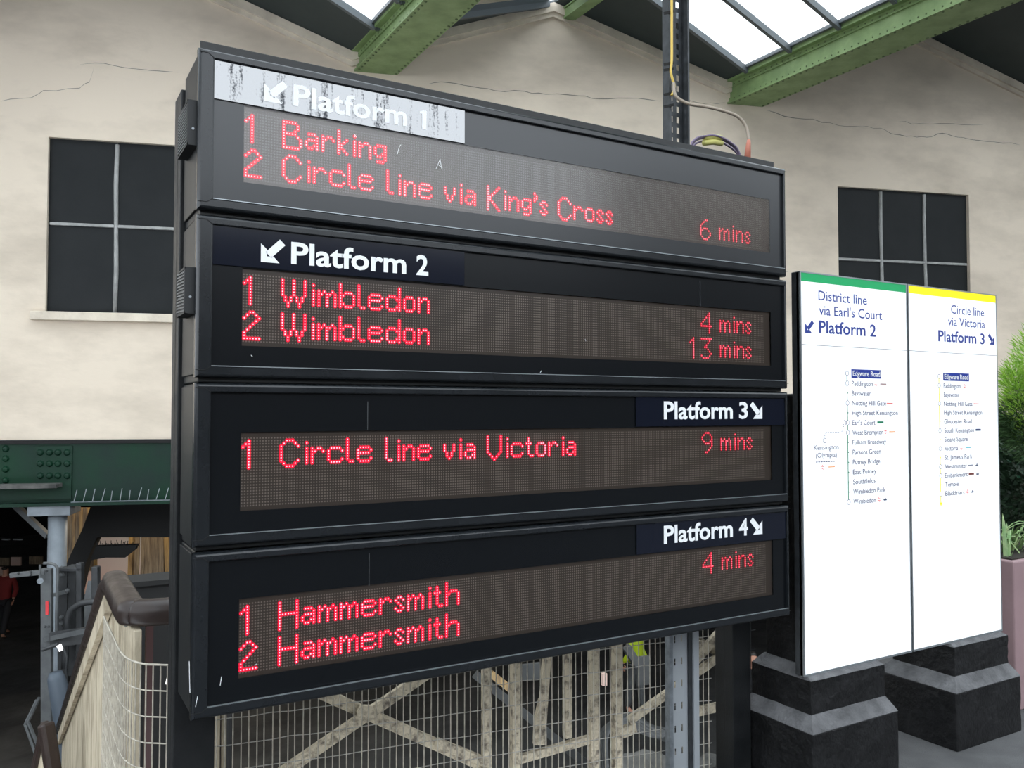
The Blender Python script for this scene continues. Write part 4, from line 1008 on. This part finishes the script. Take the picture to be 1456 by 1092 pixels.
tag(lg_, 'sooty grey rubble ledge below the truss at lower centre', 'ledge')
tag(MB().fbox(fpt, .85, 4.6, 1.25, 2.7, -3.6, -1.45).build('rubble_wall', M['ledge']), kind='structure')

# ================================================================ UNDERCROFT (left background)
cl = thing('cast_column', wpt(onW(81, 760)[0], -3.6, .0), 'pale grey round column with square cap under the dark green girder', 'column')
sc_ = onW(81, 760)[0]; wdt = (onW(95, 760)[0] - onW(68, 760)[0]) / 2
MB().tube([wpt(sc_, -3.7, .02), wpt(sc_, onW(81, 732)[1], .02)], wdt, 20).build('shaft', M['colgrey'], cl, smooth=True)
ca, cb_ = onW(44, 725)[0], onW(104, 725)[0]
MB().fbox(wpt, ca, cb_, -.14, .35, onW(70, 732)[1], onW(70, 715)[1]).build('capital', M['colgrey'], cl, bevel=.008)
br = thing('brace_beam', wpt(-6.5, .2, -.3), 'grey steel tee and diagonal brace left of the round column', 'brace')
a = wpt(*onW(19, 716, .4), .4); b = wpt(*onW(68, 762, .1), .1); MB().bar(a, b, .06, .07).build('diagonal', M['midgrey'], br)
MB().fbox(wpt, onW(-20, 716, .3)[0], onW(20, 716, .3)[0], .3, .6, onW(5, 721, .3)[1], onW(5, 716, .3)[1]).build('flange', M['galv'], br)
MB().fbox(wpt, onW(2, 716, .3)[0], onW(6, 716, .3)[0], .3, .33, onW(5, 716, .3)[1], onW(5, 696, .3)[1]).build('web', M['galv'], br)
MB().fbox(wpt, onW(-20, 690)[0], onW(90, 690)[0], -.3, .0, onW(40, 692)[1], onW(40, 687)[1]).build('ledge', M['ledge'], br)
# timber slats, dark stair soffit, posters
sl = thing('slatted_screen', wpt(-5.3, -1, 1.2), 'lit timber slats just right of the round column', 'screen')
for i in range(9):
    px = 95 + i * 5.2; p0 = wpt(*onW(px, 722, 1.4), 1.4); p1 = wpt(*onW(px - 1, 812, 1.4), 1.4); MB().bar(p1, p0, .045, .03, up=WN).build('slat', M['wood'] if i % 2 == 0 else M['oldwood'], sl)
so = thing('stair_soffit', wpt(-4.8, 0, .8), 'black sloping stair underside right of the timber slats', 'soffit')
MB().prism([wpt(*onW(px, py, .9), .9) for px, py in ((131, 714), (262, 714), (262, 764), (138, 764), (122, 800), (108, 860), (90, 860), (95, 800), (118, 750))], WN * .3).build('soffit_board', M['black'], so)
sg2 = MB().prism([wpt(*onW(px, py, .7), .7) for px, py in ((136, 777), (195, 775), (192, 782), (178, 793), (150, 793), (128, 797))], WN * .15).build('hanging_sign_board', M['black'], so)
for i in range(24):
    px = 137 + i * 2.3; a = wpt(*onW(px, 778, .72), .72); MB().bar(a, a + Vector((random.uniform(-.02, .02), 0, random.uniform(.05, .10))), .008, .008).build('spike', M['black'], so)
pw = thing('poster_wall', wpt(-4, -2, 5), 'pale pinkish poster wall lit beyond the black stair underside', 'poster')
MB().prism([wpt(*onW(px, py, 5), 5) for px, py in ((110, 745), (205, 745), (205, 845), (110, 845))], WN * .1).build('poster_board', M['poster'], pw)
lp = thing('leaning_boards', wpt(-4.3, -2, 2), 'old timber boards standing upright left of the black post', 'boards')
for i, (a_, b_, w_, mm_) in enumerate(((188, 184, .09, 'wood'), (194, 190, .10, 'oldwood'), (204, 200, .05, 'oldwood'), (215, 213, .17, 'oldwood'), (228, 228, .10, 'oldwood'), (237, 242, .08, 'wood'))):
    MB().bar(wpt(*onW(b_, 900, 2), 2), wpt(*onW(a_, 762, 2), 2), w_, .05, up=WN).build('board', M[mm_], lp)
bx = thing('dark_cabinet', onY(225, 850, 5.6), 'dark low cabinet behind the brown handrail', 'cabinet')
p = onY(192, 822, 5.6); q = onY(262, 900, 5.6)
MB().box(p.x, q.x + .3, 5.6, 5.8, GZ + .02, p.z - .05).build('body', M['black'], bx, bevel=.02); MB().box(p.x - .03, q.x + .33, 5.57, 5.83, p.z - .05, p.z - .02).build('lid', M['black'], bx)
rp = MB().box(onY(207, 980, 4.9).x, onY(217, 980, 4.9).x, 4.9, 4.95, GZ, onY(212, 888, 4.9).z).build('red_pipe_casing', mat('dark_red_paint', (.035, .006, .005), .6), loc=(onY(212, 980, 4.9).x, 4.9, GZ)); tag(rp, 'dark red upright casing behind the curved wire mesh', 'casing')

# grey signal frame (gantry) with red label, lamp, hoop rails
G = 9.0
def g(px, py, Z=G): return atZ(px, py, Z)
gf = thing('steel_frame', g(67, 1090), 'grey bolted steel angle frame with small red label at lower left', 'frame')
gf.location.z = GZ
MB().bar(g(67, 1300), g(67, 808), .11, .06, up=f0).build('upright', M['midgrey'], gf, bevel=.005)
MB().bar(g(16, 818), g(66, 813), .07, .05).build('arm', M['midgrey'], gf, bevel=.005)
MB().bar(g(66, 909, 8.97), g(140, 893, 8.4), .05, .05).build('rail', M['midgrey'], gf)
for px, py in ((26, 815), (44, 813), (44, 817), (66, 812), (64, 891), (69, 891)): MB().dome(g(px, py, G - .04), -f0, .015, .012).build('bolt', M['darkmetal'], gf)
MB().bar(g(67, 874, G - .045), g(67, 855, G - .045), .03, .01, up=f0).build('label', M['redlab'], gf)
MB().tube(smooth([g(62, 801), g(72, 801), g(80, 805), g(82, 815), g(81, 850), g(80, 905)]), .016, 8).build('conduit', M['midgrey'], gf, smooth=True)
MB().tube([g(57, 803, 8.9), g(57, 822, 8.9)], .014, 6).build('dropper', M['midgrey'], gf)
MB().tube([g(57, 826, 8.9), g(57, 826, 8.86)], .032, 14).build('disc', M['galv'], gf)
eq = thing('equipment_rack', g(110, 1100, 9.3), 'dark bolted equipment rack behind the handrail at left', 'rack')
eq.location.z = GZ
for (x0, y0, x1, y1, Z) in ((84, 806, 98, 960, 9.3), (99, 803, 110, 960, 9.3), (110, 800, 118, 940, 9.2), (84, 806, 118, 812, 9.2), (132, 805, 141, 900, 9.2)):
    MB().bar(g((x0 + x1) / 2, y1, Z), g((x0 + x1) / 2, y0, Z), (x1 - x0) / F * Z, .08, up=f0).build('upright', M['darkmetal'], eq, bevel=.01)
MB().bar(g(76, 846, 9.2), g(98, 840, 9.2), .04, .04).build('bracket', M['midgrey'], eq)
MB().tube(smooth([g(92, 950, 9.1), g(96, 880, 9.1), g(108, 862, 9.1), g(125, 856, 9.1), g(150, 856, 9.1)]), .035, 8).build('hoop', M['darkmetal'], eq, smooth=True)
MB().bar(g(118, 860, 9.6), g(150, 860, 9.6), .55, .02, up=(0, -1, .4)).build('sloping_panel', M['midgrey'], eq)
for px, py in ((88, 808), (88, 817), (88, 878), (88, 887), (96, 840), (106, 910), (117, 910), (100, 908)): MB().dome(g(px, py, 9.2), -f0, .03, .03).build('bolt', M['midgrey'], eq)
MB().bar(g(72, 910, 8.9), g(122, 903, 8.9), .16, .05, up=f0).build('cross_bar', M['darkmetal'], eq)
lm = thing('bulkhead_lamp', g(86, 921, 8.7), 'small lit white lamp below the grey frame at left', 'lamp')
MB().tube([g(83.5, 917, 8.7), g(87.5, 925, 8.7)], .024, 10).build('lens', M['lampglass'], lm)
MB().tube([g(83, 916, 8.75), g(60, 924, 8.75)], .02, 8).build('bracket', M['darkmetal'], lm)
MB().tube(smooth([g(90, 922, 8.7), g(95, 935, 8.7), g(94, 955, 8.7), g(98, 985, 8.7)]), .01, 6).build('cable', M['darkmetal'], lm)
bp = thing('blue_pipe', g(80, 1092, 8.5), 'blue-grey pipe stub leaning behind the left balustrade', 'pipe')
bp.location.z = GZ
MB().tube([g(79, 956, 8.5), g(80, 965, 8.5), g(88, 1000, 8.5), g(97, 1060, 8.5), g(97, 1200, 8.5)], [.06, .085, .10, .10, .10], 14).build('barrel', M['bluegrey'], bp, smooth=True)
cf = thing('leaning_rail_frame', g(45, 1092, 8.6), 'thin leaning tubular rail frame at the lower left edge', 'rail')
for L_ in (((53, 995), (36, 1030), (52, 1075), (62, 1092)), ((56, 992), (40, 1026), (58, 1070))): MB().tube([g(*p, 8.6) for p in L_], .018, 6).build('tube', M['midgrey'], cf)
# far platform fittings
fpw = thing('far_platform_wall', g(20, 800, 21.5), 'pale far platform wall panels low in the dark at left edge', 'wall panels')
for (x0, x1, y0, y1, mm_) in ((-10, 14, 793, 804, 'oldwood'), (16, 30, 792, 804, 'poster'), (42, 61, 791, 802, 'oldwood'), (-10, 8, 806, 822, 'poster')):
    a_, b_ = g(x0, y1, 21.5), g(x1, y0, 21.5); MB().bar(g((x0 + x1) / 2, y1, 21.5), g((x0 + x1) / 2, y0, 21.5), (x1 - x0) / F * 21.5, .05, up=f0).build('panel', M[mm_], fpw)
fp2 = thing('platform_bench_lights', g(20, 748, 18), 'thin pale strip lights glinting in the dark shed at far left', 'light')
for x0, x1 in ((3, 14), (19, 32)): MB().bar(g(x0, 767, 18), g(x1, 767, 18), .03, .03).build('strip', M['colgrey'], fp2)

# ================================================================ PEOPLE (far below, tiny in the photograph)
def person(loc, yaw, label, top, legs, stride=.25, vest=None):
    t = thing('person', loc, label, 'person'); Rz = Matrix.Rotation(yaw, 3, 'Z')
    def w(p): return Vector(loc) + Rz @ Vector(p)
    def skin(name, joints, edges, mt, sub=1):
        me = bpy.data.meshes.new(name); me.from_pydata([Rz @ Vector(j[:3]) for j in joints], edges, []); me.materials.append(mt)
        o = bpy.data.objects.new(name, me); C.objects.link(o); o.parent = t
        s = o.modifiers.new('skin', 'SKIN'); s.use_smooth_shade = True
        for i, j in enumerate(joints): me.skin_vertices[0].data[i].radius = (j[3], j[4] if len(j) > 4 else j[3]); me.skin_vertices[0].data[i].use_root = (i == 0)
        q = o.modifiers.new('sub', 'SUBSURF'); q.levels = sub; q.render_levels = sub; return o
    h = stride
    J = [(0, 0, .95, .09, .07), (0, 0, 1.15, .08, .06), (0, 0, 1.36, .10, .06), (0, 0, 1.48, .06), (0, -.01, 1.56, .075, .09), (0, -.01, 1.66, .075, .09),
         (.18, 0, 1.38, .035), (.24, .05, 1.14, .032), (.25, -.08, .92, .034), (-.18, 0, 1.38, .035), (-.24, -.05, 1.14, .032), (-.25, .10, .93, .034),
         (.09, 0, .88, .06), (.10, -h * .5, .50, .045), (.10, -h * .9, .09, .042), (-.09, 0, .88, .06), (-.10, h * .4, .50, .045), (-.10, h, .10, .042),
         (.10, -h * .9 - .14, .05, .035), (-.10, h - .12, .05, .035)]
    E_ = [(0, 1), (1, 2), (2, 3), (3, 4), (4, 5), (2, 6), (6, 7), (7, 8), (2, 9), (9, 10), (10, 11), (0, 12), (12, 13), (13, 14), (0, 15), (15, 16), (16, 17), (14, 18), (17, 19)]
    skin('body', J, E_, M['skin'])
    jt = [(0, 0, .86, .165, .125), (0, 0, 1.15, .15, .115), (0, 0, 1.38, .18, .12), (0, 0, 1.47, .085), (.19, 0, 1.40, .075), (.245, .05, 1.14, .062), (.25, -.07, .95, .05), (-.19, 0, 1.40, .075), (-.245, -.05, 1.14, .062), (-.25, .09, .96, .05)]
    skin('jacket', jt, [(0, 1), (1, 2), (2, 3), (2, 4), (4, 5), (5, 6), (2, 7), (7, 8), (8, 9)], top)
    tj = [(0, 0, .92, .14, .11), (.09, 0, .86, .10), (.10, -h * .5, .50, .078), (.10, -h * .9, .11, .062), (-.09, 0, .86, .10), (-.10, h * .4, .50, .078), (-.10, h, .12, .062)]
    skin('trousers', tj, [(0, 1), (1, 2), (2, 3), (0, 4), (4, 5), (5, 6)], legs)
    skin('shoes', [(.10, -h * .9 + .04, .05, .05), (.10, -h * .9 - .16, .035, .04)], [(0, 1)], M['hair']); skin('shoes', [(-.10, h + .04, .05, .05), (-.10, h - .16, .035, .04)], [(0, 1)], M['hair'])
    skin('hair', [(0, .03, 1.70, .085, .09), (0, .05, 1.60, .07, .075)], [(0, 1)], M['hair'])
    for sx in (-1, 1): MB().dome(w((sx * .03, -.098, 1.64)), Rz @ Vector((0, -1, 0)), .010, .006).build('eye', M['hair'], t)
    MB().dome(w((0, -.10, 1.61)), Rz @ Vector((0, -1, 0)), .014, .025).build('nose', M['skin'], t); MB().bar(w((-.022, -.098, 1.565)), w((.022, -.098, 1.565)), .008, .008).build('mouth', M['redcoat'], t)
    for sx in (-1, 1):
        hand = w((sx * .25, -.10 if sx > 0 else .11, .88))
        for k in range(4): MB().tube([hand + Rz @ Vector((0, -.03 + .018 * k, 0)), hand + Rz @ Vector((-sx * .01, -.03 + .018 * k, -.05)), hand + Rz @ Vector((-sx * .03, -.03 + .018 * k, -.085 + .008 * abs(k - 1)))], .009, 5).build('finger', M['skin'], t)
        MB().tube([hand + Rz @ Vector((0, -.035, .03)), hand + Rz @ Vector((-sx * .015, -.065, -.01))], .010, 5).build('thumb', M['skin'], t)
    return t
q = atZ(6, 905, 20); person((q.x, q.y, GZ), R(150), 'person in a red jacket and dark trousers walking on the lower platform, left edge', M['redcoat'], M['darkcloth'])
q = atZ(1071, 970, 12.9); person((q.x, q.y, GZ), YAW * -1 + R(0), 'person with pale blue trousers glimpsed between the right post and the pier', M['darkcloth'], M['bluecloth'], .05)
q = atZ(903, 905, 15); person((q.x, q.y, GZ), R(20), 'person in a yellow hi-vis top far below, seen through the mesh under the displays', M['hivis'], M['midgrey'], .1)
# green and white indicator lights through the curved mesh
il = thing('indicator_lamp', onY(239, 968, 4.3), 'small bright white light glinting beside the left black post', 'lamp')
MB().tube([onY(239, 963, 4.3), onY(239, 972, 4.3)], [.006, .012], 10).build('lens', M['lampglass'], il)

# hidden fill lights added to brighten the slats and poster wall
for (ls, lo_, en, lab) in ((-5.55, 1.28, 7, 'added warm fill light hidden above the timber slats'), (-4.4, 3.4, 16, 'added warm fill light hidden further back')):
    ul = thing('undercroft_fill', wpt(ls, .89, lo_), lab, 'light', 'added undercroft fill lights')
    MB().fbox(wpt, ls - .4, ls + .4, lo_ - .04, lo_ + .04, .90, .955).build('fitting', M['colgrey'], ul)
    ld = bpy.data.lights.new('fill_lamp', 'AREA'); ld.shape = 'RECTANGLE'; ld.size = .8; ld.size_y = .06; ld.energy = en; ld.color = (1, .84, .62)
    lo = bpy.data.objects.new('fill_lamp', ld); C.objects.link(lo); lo.parent = ul; lo.location = wpt(ls, .88, lo_) - ul.location; lo.rotation_euler = (0, 0, -WA)
